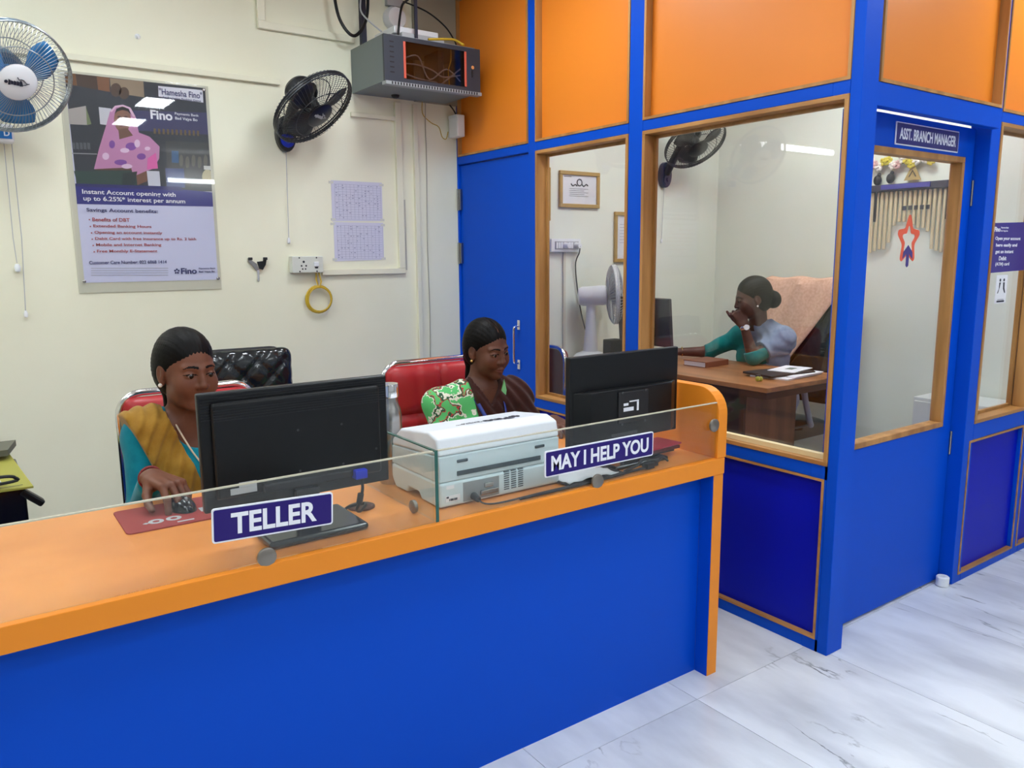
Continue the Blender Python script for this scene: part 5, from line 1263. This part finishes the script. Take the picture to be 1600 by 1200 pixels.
def nv(v): v = np.array(v, float); return v/np.linalg.norm(v)
def head_frame(fwd, pitch=0.0, roll=0.0):
    """columns: X = person's left, -Y = face direction, Z = up"""
    f = nv((fwd[0], fwd[1], 0)); left = np.cross((0, 0, 1), f)
    f2 = math.cos(pitch)*f-math.sin(pitch)*np.array((0, 0, 1)); up = np.cross(f2, left)
    l2 = math.cos(roll)*left+math.sin(roll)*up; u2 = np.cross(f2, l2)
    return np.stack([l2, -f2, u2], 1)
def head_prims():
    P = []   # (op, prim, k)
    a = lambda p, k: P.append(('+', p, k)); s = lambda p, k: P.append(('-', p, k))
    a(Ell((0, .014, .034), (.072, .092, .084)), .01)
    a(Ell((0, -.020, -.025), (.064, .067, .083)), .03)
    a(Ell((0, -.027, -.066), (.0485, .052, .042)), .03)
    a(Ell((0, -.069, -.097), (.020, .015, .015)), .028)
    for q in (-1, 1):
        a(Ell((q*.036, -.057, -.032), (.028, .025, .029)), .025)
        a(Cap((q*.012, -.080, .021), (q*.044, -.067, .021), .006, .006), .014)
        s(Ell((q*.031, -.094, .001), (.020, .0125, .0105)), .010)
        a(Ell((q*.031, -.0720, .000), (.0165, .0140, .0130)), .004)
        s(Ell((q*.031, -.0905, -.0008), (.0145, .0115, .0044)), .0012)
    a(Cap((0, -.083, .012), (0, -.096, -.026), .0078, .0105), .012)
    a(Ell((0, -.0975, -.030), (.0125, .010, .0098)), .006)
    for q in (-1, 1):
        a(Ell((q*.0130, -.088, -.033), (.0090, .0105, .0078)), .005)
        s(Ell((q*.0068, -.094, -.0410), (.0035, .0045, .0035)), .002)
    a(Cap((-.020, -.0815, -.0655), (-.004, -.0905, -.0605), .0036, .0052), .003); a(Cap((.020, -.0815, -.0655), (.004, -.0905, -.0605), .0036, .0052), .003)
    a(Cap((-.004, -.0905, -.0605), (.004, -.0905, -.0605), .005, .005), .003)
    a(Cap((-.017, -.082, -.0685), (0, -.0890, -.0725), .0042, .0066), .003); a(Cap((.017, -.082, -.0685), (0, -.0890, -.0725), .0042, .0066), .003)
    for (p0, p1) in (((-.023, -.083, -.0662), (0, -.097, -.0662)), ((.023, -.083, -.0662), (0, -.097, -.0662))): s(Cap(p0, p1, .0012, .0012), .0022)
    for q in (-1, 1):
        a(Ell((q*.074, .014, -.006), (.008, .019, .030), None), .006)
        a(Ell((q*.072, .006, -.033), (.007, .009, .011)), .006)
        s(Ell((q*.084, .008, -.004), (.007, .010, .017)), .004)
    return P
HEADP = head_prims()
def hand_prims(w, d, n, left, curl, spread=.06, thumb=(.9, .35), s=1.0, tcurl=.5):
    """w wrist, d direction to knuckles, n back-of-hand normal; curl = four lists of three angles"""
    w = np.array(w, float); d = nv(d); n = np.array(n, float); n = nv(n-n.dot(d)*d); side = np.cross(d, n)*(-1 if left else 1)   # towards thumb
    out = []; kn = []
    offs = (.030, .010, -.011, -.030); lens = ((.040, .025, .020), (.045, .028, .021), (.041, .026, .020), (.032, .020, .018))
    for i in range(4):
        k = w+d*(.085-.004*abs(i-1)-.004*(i == 3))*s+side*offs[i]*s+n*(.004-.003*abs(i-1.5))*s; kn.append(k)
        out.append((Cap(w+side*offs[i]*.55*s, k, .0155*s, .0108*s), .012))
    for i in range(4):
        p = kn[i]; ang = 0; dd0 = nv(d+side*spread*(1.5-i))
        for j in range(3):
            ang += curl[i][j]; dd = math.cos(ang)*dd0-math.sin(ang)*n; q = p+dd*lens[i][j]*s
            out.append((Cap(p, q, (.0094, .0085, .0076)[j]*s*(.9 if i == 3 else 1), (.0085, .0076, .0062)[j]*s*(.9 if i == 3 else 1)), .0035)); p = q
    tb = w+d*.022*s+side*.022*s-n*.006*s; td = nv(d*math.cos(thumb[0])+side*math.sin(thumb[0])-n*thumb[1]); q = tb+td*.040*s
    out.append((Cap(tb, q, .0150*s, .0108*s), .010))
    for L_, r0, r1 in ((.032, .0106, .0092), (.026, .0092, .0072)):
        td = nv(td+d*tcurl); q2 = q+td*L_*s; out.append((Cap(q, q2, r0*s, r1*s), .004)); q = q2
    return out

SKIN_T = {}
def skin(name, col, dark):
    m = mat(name, col, .48, spec=.35); add_noise(m, 22, dark, col, 3, .04, lo=.25, hi=.6, bscale=300)
    b = m.node_tree.nodes['Principled BSDF']; b.inputs['Subsurface Weight'].default_value = .08; b.inputs['Subsurface Radius'].default_value = (.012, .005, .003)
    return m
HAIRM = mat('black_hair', rgb(10, 8, 8), .5, spec=.14)
def hairtex():
    N, L, b = nodes(HAIRM); tc = N.new('ShaderNodeTexCoord'); mp = N.new('ShaderNodeMapping'); mp.inputs['Scale'].default_value = (1, .25, .25)
    nz = N.new('ShaderNodeTexNoise'); nz.inputs['Scale'].default_value = 240; nz.inputs['Detail'].default_value = 2
    bp = N.new('ShaderNodeBump'); bp.inputs['Strength'].default_value = .35; bp.inputs['Distance'].default_value = .002
    L.new(tc.outputs['Object'], mp.inputs[0]); L.new(mp.outputs[0], nz.inputs['Vector']); L.new(nz.outputs[0], bp.inputs['Height']); L.new(bp.outputs[0], b.inputs['Normal'])
hairtex()
EYEW = mat('eye_white', rgb(128, 112, 106), .4); IRIS = mat('dark_iris', rgb(24, 14, 10), .15)
LIPS = {}
GOLD = mat('gold', (.78, .55, .2, 1), .25, 1.0); PEARL = mat('pearl_stud', rgb(230, 226, 220), .2)

def person(label, root_loc, J, hp, hfwd, hpitch, hroll, skinm, lipm, hands, garments, hair_fn, hs=1.0, brow_drop=0.0):
    root = empty('person', root_loc, label, 'person')
    prims = []
    g = {k: np.array(v, float) for k, v in J.items()}
    HR = head_frame(hfwd, hpitch, hroll); hc = np.array(hp, float)
    tf = nv(g['front']); tf3 = np.array((tf[0], tf[1], 0)); tl = np.cross((0, 0, 1), tf3); TR = np.stack([tl, -tf3, (0, 0, 1)], 1)
    ch, pe = g['chest'], g['pelvis']; up = nv(ch-pe)
    T = []
    T.append((Ell(pe, (.165, .125, .12), TR), .03)); T.append((Cap(pe, ch, .135, .128, (-TR[:, 1], .72)), .05))
    T.append((Ell(ch, (.140, .098, .135), TR), .04))
    for q in (-1, 1): T.append((Ell(ch+TR @ np.array((q*.062, -.078, -.035)), (.058, .048, .060), TR), .03))
    nb = g['neck']
    T.append((Cap(g['shL'], g['shR'], .050, .050), .05)); 
    for k in ('shL', 'shR'): T.append((Cap(nb+up*.012, g[k], .044, .048), .045))
    neck = [(Cap(nb-up*.03, hc+HR @ np.array((0, .022, -.055))*hs, .052*hs, .050*hs), .02)]
    ARM = {}
    for s_ in 'LR':
        ARM[s_] = [(Cap(g['sh'+s_], g['el'+s_], .049, .037), .03), (Cap(g['el'+s_], g['wr'+s_], .037, .0235), .02)]
    LEG = []
    for s_, q in (('L', 1), ('R', -1)):
        hip = pe+TR @ np.array((q*.085, -.02, -.03)); kn = hip+TR @ np.array((q*.03, -.42, .02)); kn[2] = .47; an = kn+TR @ np.array((0, .05, 0)); an[2] = .09
        LEG += [(Cap(hip, kn, .088, .06), .04), (Cap(kn, an, .056, .036), .03), (Cap(an-np.array((0, 0, .045)), an+TR @ np.array((0, -.15, -.05)), .034, .030), .03)]
    HP = {s_: hand_prims(*hands[s_]) for s_ in 'LR' if hands.get(s_)}
    body = [('+', p, k) for p, k in T+neck+LEG+ARM['L']+ARM['R']] + [('+', p, k) for s_ in HP for p, k in HP[s_]]
    heads = [(o, Xf(p, HR, hc, hs), k*hs) for o, p, k in HEADP]
    # --- regions: head and hands fine, rest coarse
    boxes = [(hc-.165*hs, hc+.165*hs, .0021)]
    for s_ in HP:
        lo = np.min([p.lo for p, k in HP[s_]], 0)-.012; hi = np.max([p.hi for p, k in HP[s_]], 0)+.012; boxes.append((lo, hi, .0022))
    allp = [x for x in body]
    lo = np.min([p.lo for o, p, k in allp+heads], 0)-.03; hi = np.max([p.hi for o, p, k in allp+heads], 0)+.03
    Vs, Fs = [], []; nV = 0
    def run(lo, hi, h, keep):
        nonlocal nV
        G = Grid(lo, hi, h)
        for o, p, k in heads[:4] + [x for x in heads[4:]]: (G.add if o == '+' else G.sub)(p, k)
        for o, p, k in allp: (G.add if o == '+' else G.sub)(p, k)
        V, F = G.mesh(); c = V[F].mean(1); m = keep(c); Vs.append(V); Fs.append(F[m]+nV); nV += len(V)
    inbox = lambda c, b: ((c >= b[0]) & (c < b[1])).all(1)
    run(lo, hi, .0065, lambda c: ~np.any([inbox(c, b) for b in boxes], 0))
    for i, b in enumerate(boxes): run(b[0]-b[2]*3, b[1]+b[2]*3, b[2], lambda c, b=b, i=i: inbox(c, b) & ~(np.any([inbox(c, q) for q in boxes[:i]], 0) if i else np.zeros(len(c), bool)))
    V = np.concatenate(Vs); F = np.concatenate(Fs)
    loc_ = ((V[F].mean(1)-hc) @ HR)/hs
    x_, y_, z_ = loc_.T
    lip = (y_ < -.0785) & (np.abs(x_) < .0225) & (((z_+.0662) < .0085*(1-(np.abs(x_)/.0225)**2)+.0005) & ((z_+.0662) > -.0115*(1-(np.abs(x_)/.0225)**1.6)))
    brow_z = .0225+.0030*np.sin(np.pi*np.clip((np.abs(x_)-.010)/.040, 0, 1))-.004*np.clip((np.abs(x_)-.036)/.014, 0, 1)-brow_drop*(.04-np.abs(x_))
    brow = (y_ < -.055) & (np.abs(x_) > .011) & (np.abs(x_) < .050) & (np.abs(z_-brow_z) < .0036*(1-.7*np.clip((np.abs(x_)-.02)/.03, 0, 1)))
    ee = ((np.abs(x_)-.031)/.0142)**2+((z_+.0008)/.0048)**2
    lash = (y_ < -.055) & (ee > .7) & (ee < 1.9) & (z_ > .0002)
    mi = np.where(lip, 1, np.where(brow | lash, 2, 0))
    bo = np_mesh('body', V, F, [skinm, lipm, HAIRM], root, mi)
    W_ = lambda p: Vector(hc+HR @ (np.array(p, float)*hs))
    RM = Matrix([list(r) for r in HR])
    for q in (-1, 1):
        e = MB(); e.sphere(W_((q*.031, -.0735, -.0005)), .0128*hs, 18, 12); eo = e.build('eye', EYEW, root, smooth=True)
        gz = Vector(hc*0+HR @ nv((J.get('gaze', 0.0) if False else 0.06*q*-1, -1, -.10))); ic = W_((q*.031, -.0735, -.0005))+gz*.0052*hs
        i_ = MB(); i_.sphere(ic, .0090*hs, 16, 12); i_.build('iris', IRIS, eo, smooth=True)
    # --- hair
    Gh = Grid(hc-.24*hs, hc+.24*hs, .0034)
    for o, p, k in hair_fn(): (Gh.add if o == '+' else Gh.sub)(Xf(p, HR, hc, hs), k*hs)
    Ph = (Gh.pts()-hc) @ HR/hs; an = np.arctan2(Ph[..., 0], Ph[..., 2]+.02); Gh.d = (Gh.d+hs*(.0005*np.sin(110*an+6*np.sin(20*Ph[..., 1]))+.0004*np.sin(47*an+25*Ph[..., 1]))).astype(np.float32)
    Vh, Fh = Gh.mesh(); np_mesh('hair', Vh, Fh, [HAIRM], root)
    # --- garments
    ctx = dict(T=T, ARM=ARM, LEG=LEG, neck=neck, g=g, TR=TR, hc=hc, HR=HR, nb=nb, ch=ch, pe=pe, lo=lo, hi=hi, W=W_, hs=hs)
    for gm in garments: gm(root, ctx)
    return root, ctx
def tloc(ctx, P):
    """torso coordinates: x to the person's left, y back, z up from the neck base"""
    return (P-ctx['nb']) @ ctx['TR']
def garment(name, matr, parts, off, h, cut=None, folds=None, hole=None, label=None):
    def f(root, c):
        pr = []
        for k in parts: pr += c[k] if k in c else c['ARM'][k[-1]][:(2 if k.startswith('arm') else 1)]
        lo = np.min([p.lo for p, k in pr], 0)-off-.04; hi = np.max([p.hi for p, k in pr], 0)+off+.04
        G = Grid(lo, hi, h)
        for p, k in pr: G.add(p, k, off)
        P = G.pts()
        if folds: G.d = (G.d+folds(tloc(c, P), P)).astype(np.float32)
        if cut is not None: G.d = np.maximum(G.d, cut(tloc(c, P), P, c)).astype(np.float32)
        for p, k in (hole(c) if hole else []): G.sub(p, k)
        V, F = G.mesh(); o = np_mesh(name, V, F, [matr], root)
        if label: o['label'] = label
    return f
# ---- hair styles (head coordinates)
def hair_base(part=False, tail='bun', side=0.0):
    def f():
        H = [('+', Ell((0, .022, .038), (.0795, .0985, .0885)), .01), ('+', Ell((0, .045, -.010), (.076, .074, .085)), .03)]
        H += [('-', Ell((0, -.118, -.030), (.066, .078, .098)), .012), ('-', Ell((0, -.075, -.085), (.085, .085, .060)), .015)]
        for q in (-1, 1): H += [('-', Ell((q*.085, .006, -.022), (.022, .022, .034)), .01), ('-', Ell((q*.09, -.045, -.03), (.028, .045, .045)), .012)]
        if part: H += [('-', Ell((side, -.03, .112), (.0026, .075, .035)), .003)]
        else: H += [('-', Cap((side, -.07, .103), (side, .03, .134), .0012, .0012), .005)]
        if tail == 'low': H += [('+', Ell((0, .105, -.055), (.034, .028, .040)), .02), ('+', Cap((0, .10, -.06), (.0, .105, -.16), .024, .016), .02)]
        else: H += [('+', Ell((0, .118, -.035), (.052, .046, .052)), .012), ('-', Ell((0, .118, -.035), (.0, .0, .0) if False else (.001, .001, .001)), .001)]
        return H
    return f
def fold_fn(amp, fx, fz, seed=0.0):
    def f(t, P):
        x, y, z = t[..., 0], t[..., 1], t[..., 2]
        return amp*(np.sin(fx*x+fz*z+2.2*np.sin(9*z+seed)+seed)*.6+np.sin(fz*1.7*z-fx*.6*x+1.5*np.sin(12*x)+seed*2)*.4)
    return f
def neck_hole(w=.085, dn=.11):
    def f(c):
        n_ = c['nb']+c['TR'] @ np.array((0, -.05, .035)); return [(Ell(n_, (w, .10, dn), c['TR']), .01), (Ell(c['nb']+c['TR'] @ np.array((0, 0.01, .06)), (.072, .075, .05), c['TR']), .01)]
    return f
def waist_cut(zc=-.62):
    return lambda t, P, c: zc-t[..., 2]
SK1 = skin('skin_warm_brown', rgb(112, 69, 50), rgb(100, 60, 43)); LP1 = mat('lip_brown', rgb(118, 62, 54), .4)
SK2 = skin('skin_deep_brown', rgb(100, 62, 46), rgb(88, 54, 40)); LP2 = mat('lip_deep', rgb(100, 54, 48), .4)
SK3 = skin('skin_umber', rgb(92, 60, 48), rgb(80, 50, 40)); LP3 = mat('lip_umber', rgb(84, 46, 44), .4)
def cloth(name, c1, c2, sc=30, bump=.2): m = mat(name, c1, .85, spec=.15); add_noise(m, sc, c1, c2, 4, bump, bscale=320); m.node_tree.nodes['Principled BSDF'].inputs['Sheen Weight'].default_value = .15; return m
TURQ = cloth('turquoise_cotton', rgb(8, 122, 142), rgb(14, 136, 154)); MUST = cloth('mustard_cotton', rgb(154, 112, 38), rgb(168, 126, 50)); BRWN = cloth('dark_brown_cotton', rgb(60, 32, 28), rgb(70, 38, 33))
TEAL = cloth('teal_cotton', rgb(8, 112, 112), rgb(14, 126, 122)); GREYB = cloth('grey_blue_cotton', rgb(122, 136, 160), rgb(136, 150, 172)); LEGG = cloth('dark_leggings', rgb(60, 58, 66), rgb(70, 66, 74))
GRN = mat('green_floral', rgb(84, 172, 100), .85, spec=.15)
def floral():
    N, L, b = nodes(GRN); tc = N.new('ShaderNodeTexCoord')
    vo = N.new('ShaderNodeTexVoronoi'); vo.inputs['Scale'].default_value = 12; L.new(tc.outputs['Object'], vo.inputs['Vector'])
    nz = N.new('ShaderNodeTexNoise'); nz.inputs['Scale'].default_value = 34; nz.inputs['Detail'].default_value = 3; L.new(tc.outputs['Object'], nz.inputs['Vector'])
    base = N.new('ShaderNodeValToRGB'); cr = base.color_ramp; cr.interpolation = 'CONSTANT'
    cr.elements[0].position = 0; cr.elements[0].color = rgb(92, 186, 110); cr.elements[1].position = .575; cr.elements[1].color = rgb(226, 222, 206)
    e = cr.elements.new(.63); e.color = rgb(52, 92, 66); e = cr.elements.new(.68); e.color = rgb(190, 60, 70); e = cr.elements.new(.71); e.color = rgb(92, 186, 110)
    mx = N.new('ShaderNodeMath'); mx.operation = 'MULTIPLY_ADD'; mx.inputs[1].default_value = .55; L.new(vo.outputs['Distance'], mx.inputs[0])
    n2 = N.new('ShaderNodeMath'); n2.operation = 'MULTIPLY'; n2.inputs[1].default_value = .62; L.new(nz.outputs[0], n2.inputs[0]); L.new(n2.outputs[0], mx.inputs[2])
    L.new(mx.outputs[0], base.inputs[0]); L.new(base.outputs[0], b.inputs['Base Color'])
floral()
def curlset(a, b, c, d=None): return [(a, b, c)]*4

# ---------------------------------------------------------------- woman 1 (teller)
def drape_v(inner_w, inner_d, out_w, out_d, back=.12, neckz=.03):
    def cut(t, P, c):
        x, y, z = t[..., 0], t[..., 1], t[..., 2]; s = np.abs(x)
        inner = z-(neckz-inner_d*(1-s/inner_w))
        outer = (-out_d+(s/out_w)*(out_d-.02))-z
        d = np.maximum(np.where(s < inner_w, inner*.5, -1), outer*.6)
        return np.maximum(d, y-back)
    return cut
J1 = dict(front=(.10, -1, 0), pelvis=(.60, 2.66, .52), chest=(.585, 2.585, .79), neck=(.575, 2.555, .915), shL=(.735, 2.575, .885), shR=(.440, 2.555, .885),
          elL=(.80, 2.47, .66), wrL=(.70, 2.27, .80), elR=(.402, 2.50, .655), wrR=(.392, 2.235, .832))
hands1 = {'R': ((.392, 2.235, .832), (.40, -.88, -.10), (.05, .12, 1), False, [(.62, .5, .25), (.68, .55, .25), (.80, .6, .3), (.85, .6, .3)], .18, (.75, .6), 1.1),
          'L': ((.70, 2.27, .80), (-.05, -1, -.12), (0, .1, 1), True, [(.3, .4, .3)]*4, .08, (.7, .4))}
def w1_extra(root, c):
    W = c['W']
    e = MB(); e.sphere(W((-.079, .004, -.040)), .0065, 12, 8); eo = e.build('earring', PEARL, root, smooth=True)
    e = MB(); e.sphere(W((.079, .004, -.040)), .0065, 12, 8); e.build('earring', PEARL, root, smooth=True)
    nb = c['nb']; q = lambda x, y, z: tuple(nb+c['TR'] @ np.array((x, y, z)))
    n_ = MB(); n_.tube(smooth_path([q(-.062, .02, .045), q(-.066, -.03, .02), q(-.052, -.085, -.04), q(-.03, -.115, -.095), q(0, -.13, -.135), q(.03, -.115, -.095), q(.052, -.085, -.04), q(.066, -.03, .02), q(.062, .02, .045)], 6), .0028, 8)
    no = n_.build('necklace', mat('pale_chain', rgb(214, 196, 170), .35), root, smooth=True)
    p = MB(); p.sphere(q(0, -.134, -.142), .011, 10, 8); p.sphere(q(.012, -.132, -.15), .007, 8, 6); p.sphere(q(-.012, -.132, -.15), .007, 8, 6); p.build('pendant', mat('dark_pendant', rgb(38, 44, 84), .3), no, smooth=True)
    b = MB(); wv, wd = Vector((.391, 2.250, .828)), Vector((.1, -1, .1)).normalized(); u = wd.orthogonal().normalized(); v = wd.cross(u)
    b.tube(circle_pts(wv, .029, u, v, 24), .004, 8, closed=True); b.build('bangle', mat('maroon_thread', rgb(120, 26, 26), .6), root, smooth=True)
K1 = garment('kurta', TURQ, ['T', 'armL', 'armR'], .0085, .0065, cut=lambda t, P, c: np.maximum(-.62-t[..., 2], np.where(P[..., 2] > .70, 2.265-P[..., 1], -1)), folds=fold_fn(.0035, 26, 20), hole=neck_hole(.082, .115))
L1 = garment('leggings', LEGG, ['LEG'], .007, .011)
D1 = garment('dupatta', MUST, ['T', 'uarmL', 'uarmR'], .026, .0045, cut=drape_v(.088, .26, .178, .50), folds=lambda t, P: .0042*np.sin(190*(np.abs(t[..., 0])*.9+t[..., 2]*.30)+2*np.sin(14*t[..., 2]))+.003*np.sin(60*t[..., 2]+20*t[..., 0]), hole=lambda c: [(Ell(c['nb']+c['TR'] @ np.array((0, 0.0, .06)), (.068, .085, .055), c['TR']), .01)], label='mustard dupatta draped over both shoulders')
person('woman in turquoise kurta and mustard dupatta using the mouse at the TELLER desk', (.60, 2.66, 0), J1, (.562, 2.500, 1.080), (.26, -1), .10, -.03, SK1, LP1, hands1, [K1, L1, D1, w1_extra], hair_base(False, 'low', -.01), 1.02)

# ---------------------------------------------------------------- woman 2 (help desk)
J2 = dict(front=(.02, -1, 0), pelvis=(1.66, 2.66, .50), chest=(1.66, 2.60, .765), neck=(1.675, 2.575, .885), shL=(1.835, 2.575, .845), shR=(1.500, 2.585, .845),
          elL=(1.90, 2.46, .62), wrL=(1.80, 2.26, .80), elR=(1.455, 2.45, .62), wrR=(1.56, 2.26, .80))
hands2 = {'R': ((1.56, 2.26, .80), (.15, -1, -.08), (0, .1, 1), False, [(.35, .4, .25)]*4, .08, (.7, .4)), 'L': ((1.80, 2.26, .80), (-.15, -1, -.08), (0, .1, 1), True, [(.35, .4, .25)]*4, .08, (.7, .4))}
def shawl2(t, P, c):
    x, y, z = t[..., 0], t[..., 1], t[..., 2]
    inner = z-(.05-.10*(1-np.abs(x-.005)/.068))
    right = -(x+.070+.25*np.clip(-z, 0, .5)*-.25)
    d = np.maximum(np.where(np.abs(x-.005) < .068, inner*.5, -1), right*.9)
    d = np.maximum(d, -.42-z)
    return np.maximum(d, np.where(x < .12, y-np.where(x < 0, -.01, .10), -1))
def w2_extra(root, c):
    W = c['W']
    for q in (-1, 1): e = MB(); e.sphere(W((q*.079, .004, -.042)), .006, 12, 8); e.build('earring', GOLD, root, smooth=True)
    nb = c['nb']; q = lambda x, y, z: Vector(nb+c['TR'] @ np.array((x, y, z)))
    LAN = mat('blue_lanyard', rgb(40, 58, 140), .5)
    for s in (-1, 1):
        pts = smooth_path([q(s*.062, .045, .04), q(s*.070, -.01, .035), q(s*.068, -.06, -.005), q(s*.045, -.125, -.10), q(s*.015, -.160, -.19), q(0, -.165, -.24)], 5)
        vs_, fs_ = [], []
        for i, p in enumerate(pts):
            d_ = (pts[min(i+1, len(pts)-1)]-pts[max(i-1, 0)]).normalized(); w_ = d_.cross(Vector(c['TR'] @ np.array((s*.6, -1, .3)))).normalized()*.007
            vs_ += [p-w_, p+w_]
        fs_ = [(2*i, 2*i+1, 2*i+3, 2*i+2) for i in range(len(pts)-1)]
        l_ = MB().add(vs_, fs_).build('lanyard', LAN, root, smooth=True); md = l_.modifiers.new('t', 'SOLIDIFY'); md.thickness = .002
    MB().obox(q(0, -.17, -.215), (.012, .006, .022)).build('lanyard_clip', WHITEPL, root, bevel=.002)
    g_ = MB().prism([(0, 0), (.014, .045), (.024, .0), (.016, -.045)], q(.052, -.075, .005), X, Z, (0, -.004, 0)); g_.build('collar_fold', mat('mint_fold', rgb(130, 206, 140), .8), root)
K2 = garment('kurta', GRN, ['T', 'armL', 'armR'], .010, .0065, cut=lambda t, P, c: np.maximum(-.60-t[..., 2], np.where(P[..., 2] > .70, 2.30-P[..., 1], -1)), folds=fold_fn(.004, 22, 26, 1.3), hole=neck_hole(.070, .085))
D2 = garment('shawl', BRWN, ['T', 'uarmL'], .021, .0055, cut=shawl2, folds=lambda t, P: .0045*np.sin(150*(t[..., 0]*.8+t[..., 2]*.5)+2*np.sin(10*t[..., 2])), hole=lambda c: [(Ell(c['nb']+c['TR'] @ np.array((0, 0.0, .065)), (.066, .080, .055), c['TR']), .01)], label='dark brown shawl over the left shoulder and chest')
person('woman in green floral kurta and brown shawl at the help desk', (1.66, 2.66, 0), J2, (1.690, 2.535, 1.056), (.14, -1), .20, .05, SK2, LP2, hands2, [K2, L1, D2, w2_extra], hair_base(True, 'low', .0), .945, brow_drop=.05)

# ---------------------------------------------------------------- woman 3 (manager)
J3 = dict(front=(-1, .12, 0), pelvis=(4.10, 2.98, .53), chest=(4.045, 3.00, .82), neck=(3.965, 2.985, .975), shL=(4.02, 2.855, .905), shR=(3.99, 3.14, .905),
          elL=(3.835, 2.915, .81), wrL=(3.80, 2.965, 1.0), elR=(3.88, 3.30, .80), wrR=(3.745, 3.42, .80))
hands3 = {'L': ((3.80, 2.965, 1.0), (-.30, .38, .95), (-.55, -.75, .15), True, [(1.35, 1.3, .7)]*4, .02, (.35, .5), 1.0, .6),
          'R': ((3.745, 3.42, .80), (-.75, .35, -.12), (0, 0, 1), False, [(.3, .35, .2)]*4, .1, (.7, .4))}
def drape3(t, P, c):
    x, y, z = t[..., 0], t[..., 1], t[..., 2]
    band = np.maximum((.015-.30*z*.55)-x-.05, -.60-z)                     # near (left) side of the diagonal
    band = np.where(z > -.02, np.maximum(.03-x, -1), band)
    return band*.8
def sleeve3(t, P, c): 
    e, w = c['g']['elL'], c['g']['wrL']; dL = ((P-e)*nv(w-e)).sum(-1)-.035
    e2, w2_ = c['g']['elR'], c['g']['wrR']; dR = ((P-e2)*nv(w2_-e2)).sum(-1)-.02
    nearL = ((P-w)**2).sum(-1) < .20**2; nearR = ((P-w2_)**2).sum(-1) < .17**2
    return np.maximum(np.maximum(np.where(nearL & (P[..., 0] < 3.90), dL, -1), np.where(nearR, dR, -1)), -.62-t[..., 2])
def w3_extra(root, c):
    W = c['W']
    for q in (-1, 1): e = MB(); e.sphere(W((q*.079, .004, -.044)), .006, 12, 8); e.build('earring', PEARL, root, smooth=True)
    wv = Vector((3.803, 2.958, .985)); wd = Vector((-.17, .24, .97)).normalized(); u = wd.orthogonal().normalized(); v = wd.cross(u)
    b = MB(); b.lathe([(.0285, -.011), (.0305, -.008), (.0305, .008), (.0285, .011)], wv, Matrix((u, v, wd)).transposed(), 24, caps=False); wo = b.build('wrist_watch', CHROME, root, smooth=True)
    fc = wv+Vector((-.55, -.80, .1)).normalized()*.031; nn = Vector((-.55, -.80, .1)).normalized(); MB().cyl(fc-nn*.003, fc+nn*.004, .016, n=20).build('watch_face', WHITEPL, wo)
    bw = Vector((3.765, 3.41, .80)); bd = Vector((-.72, .6, 0)).normalized(); u = bd.orthogonal().normalized(); v = bd.cross(u)
    MB().tube(circle_pts(bw, .029, u, v, 20), .003, 6, closed=True).build('bangle', GOLD, root, smooth=True)
K3 = garment('kurta', TEAL, ['T', 'armL', 'armR'], .010, .0065, cut=sleeve3, folds=fold_fn(.004, 24, 22, .7), hole=neck_hole(.08, .09))
def cut3(t, P, c):
    sh, el = c['g']['shL'], c['g']['elL']; L_ = np.linalg.norm(el-sh); s_ = ((P-sh)*nv(el-sh)).sum(-1)
    ax = np.linalg.norm((P-sh)-s_[..., None]*nv(el-sh), axis=-1)
    return np.maximum(drape3(t, P, c), np.where((ax < .085) & (s_ > .3*L_) & (P[..., 0] < 3.99), s_-.66*L_, -1))
D3 = garment('dupatta', GREYB, ['T', 'uarmL'], .022, .0055, cut=cut3, folds=lambda t, P: .0026*np.sin(160*(t[..., 0]*.7+t[..., 2]*.45)+2*np.sin(11*t[..., 2])), hole=lambda c: [(Ell(c['nb']+c['TR'] @ np.array((0, 0.0, .065)), (.066, .080, .055), c['TR']), .01)], label='grey-blue dupatta over the near shoulder')
person('woman in teal kurta with grey dupatta, hand to her mouth, at the cabin desk', (4.10, 2.98, 0), J3, (3.865, 2.965, 1.155), (-.80, .60), .22, .0, SK3, LP3, hands3, [K3, L1, D3, w3_extra], hair_base(False, 'bun', 0.0), 1.02)
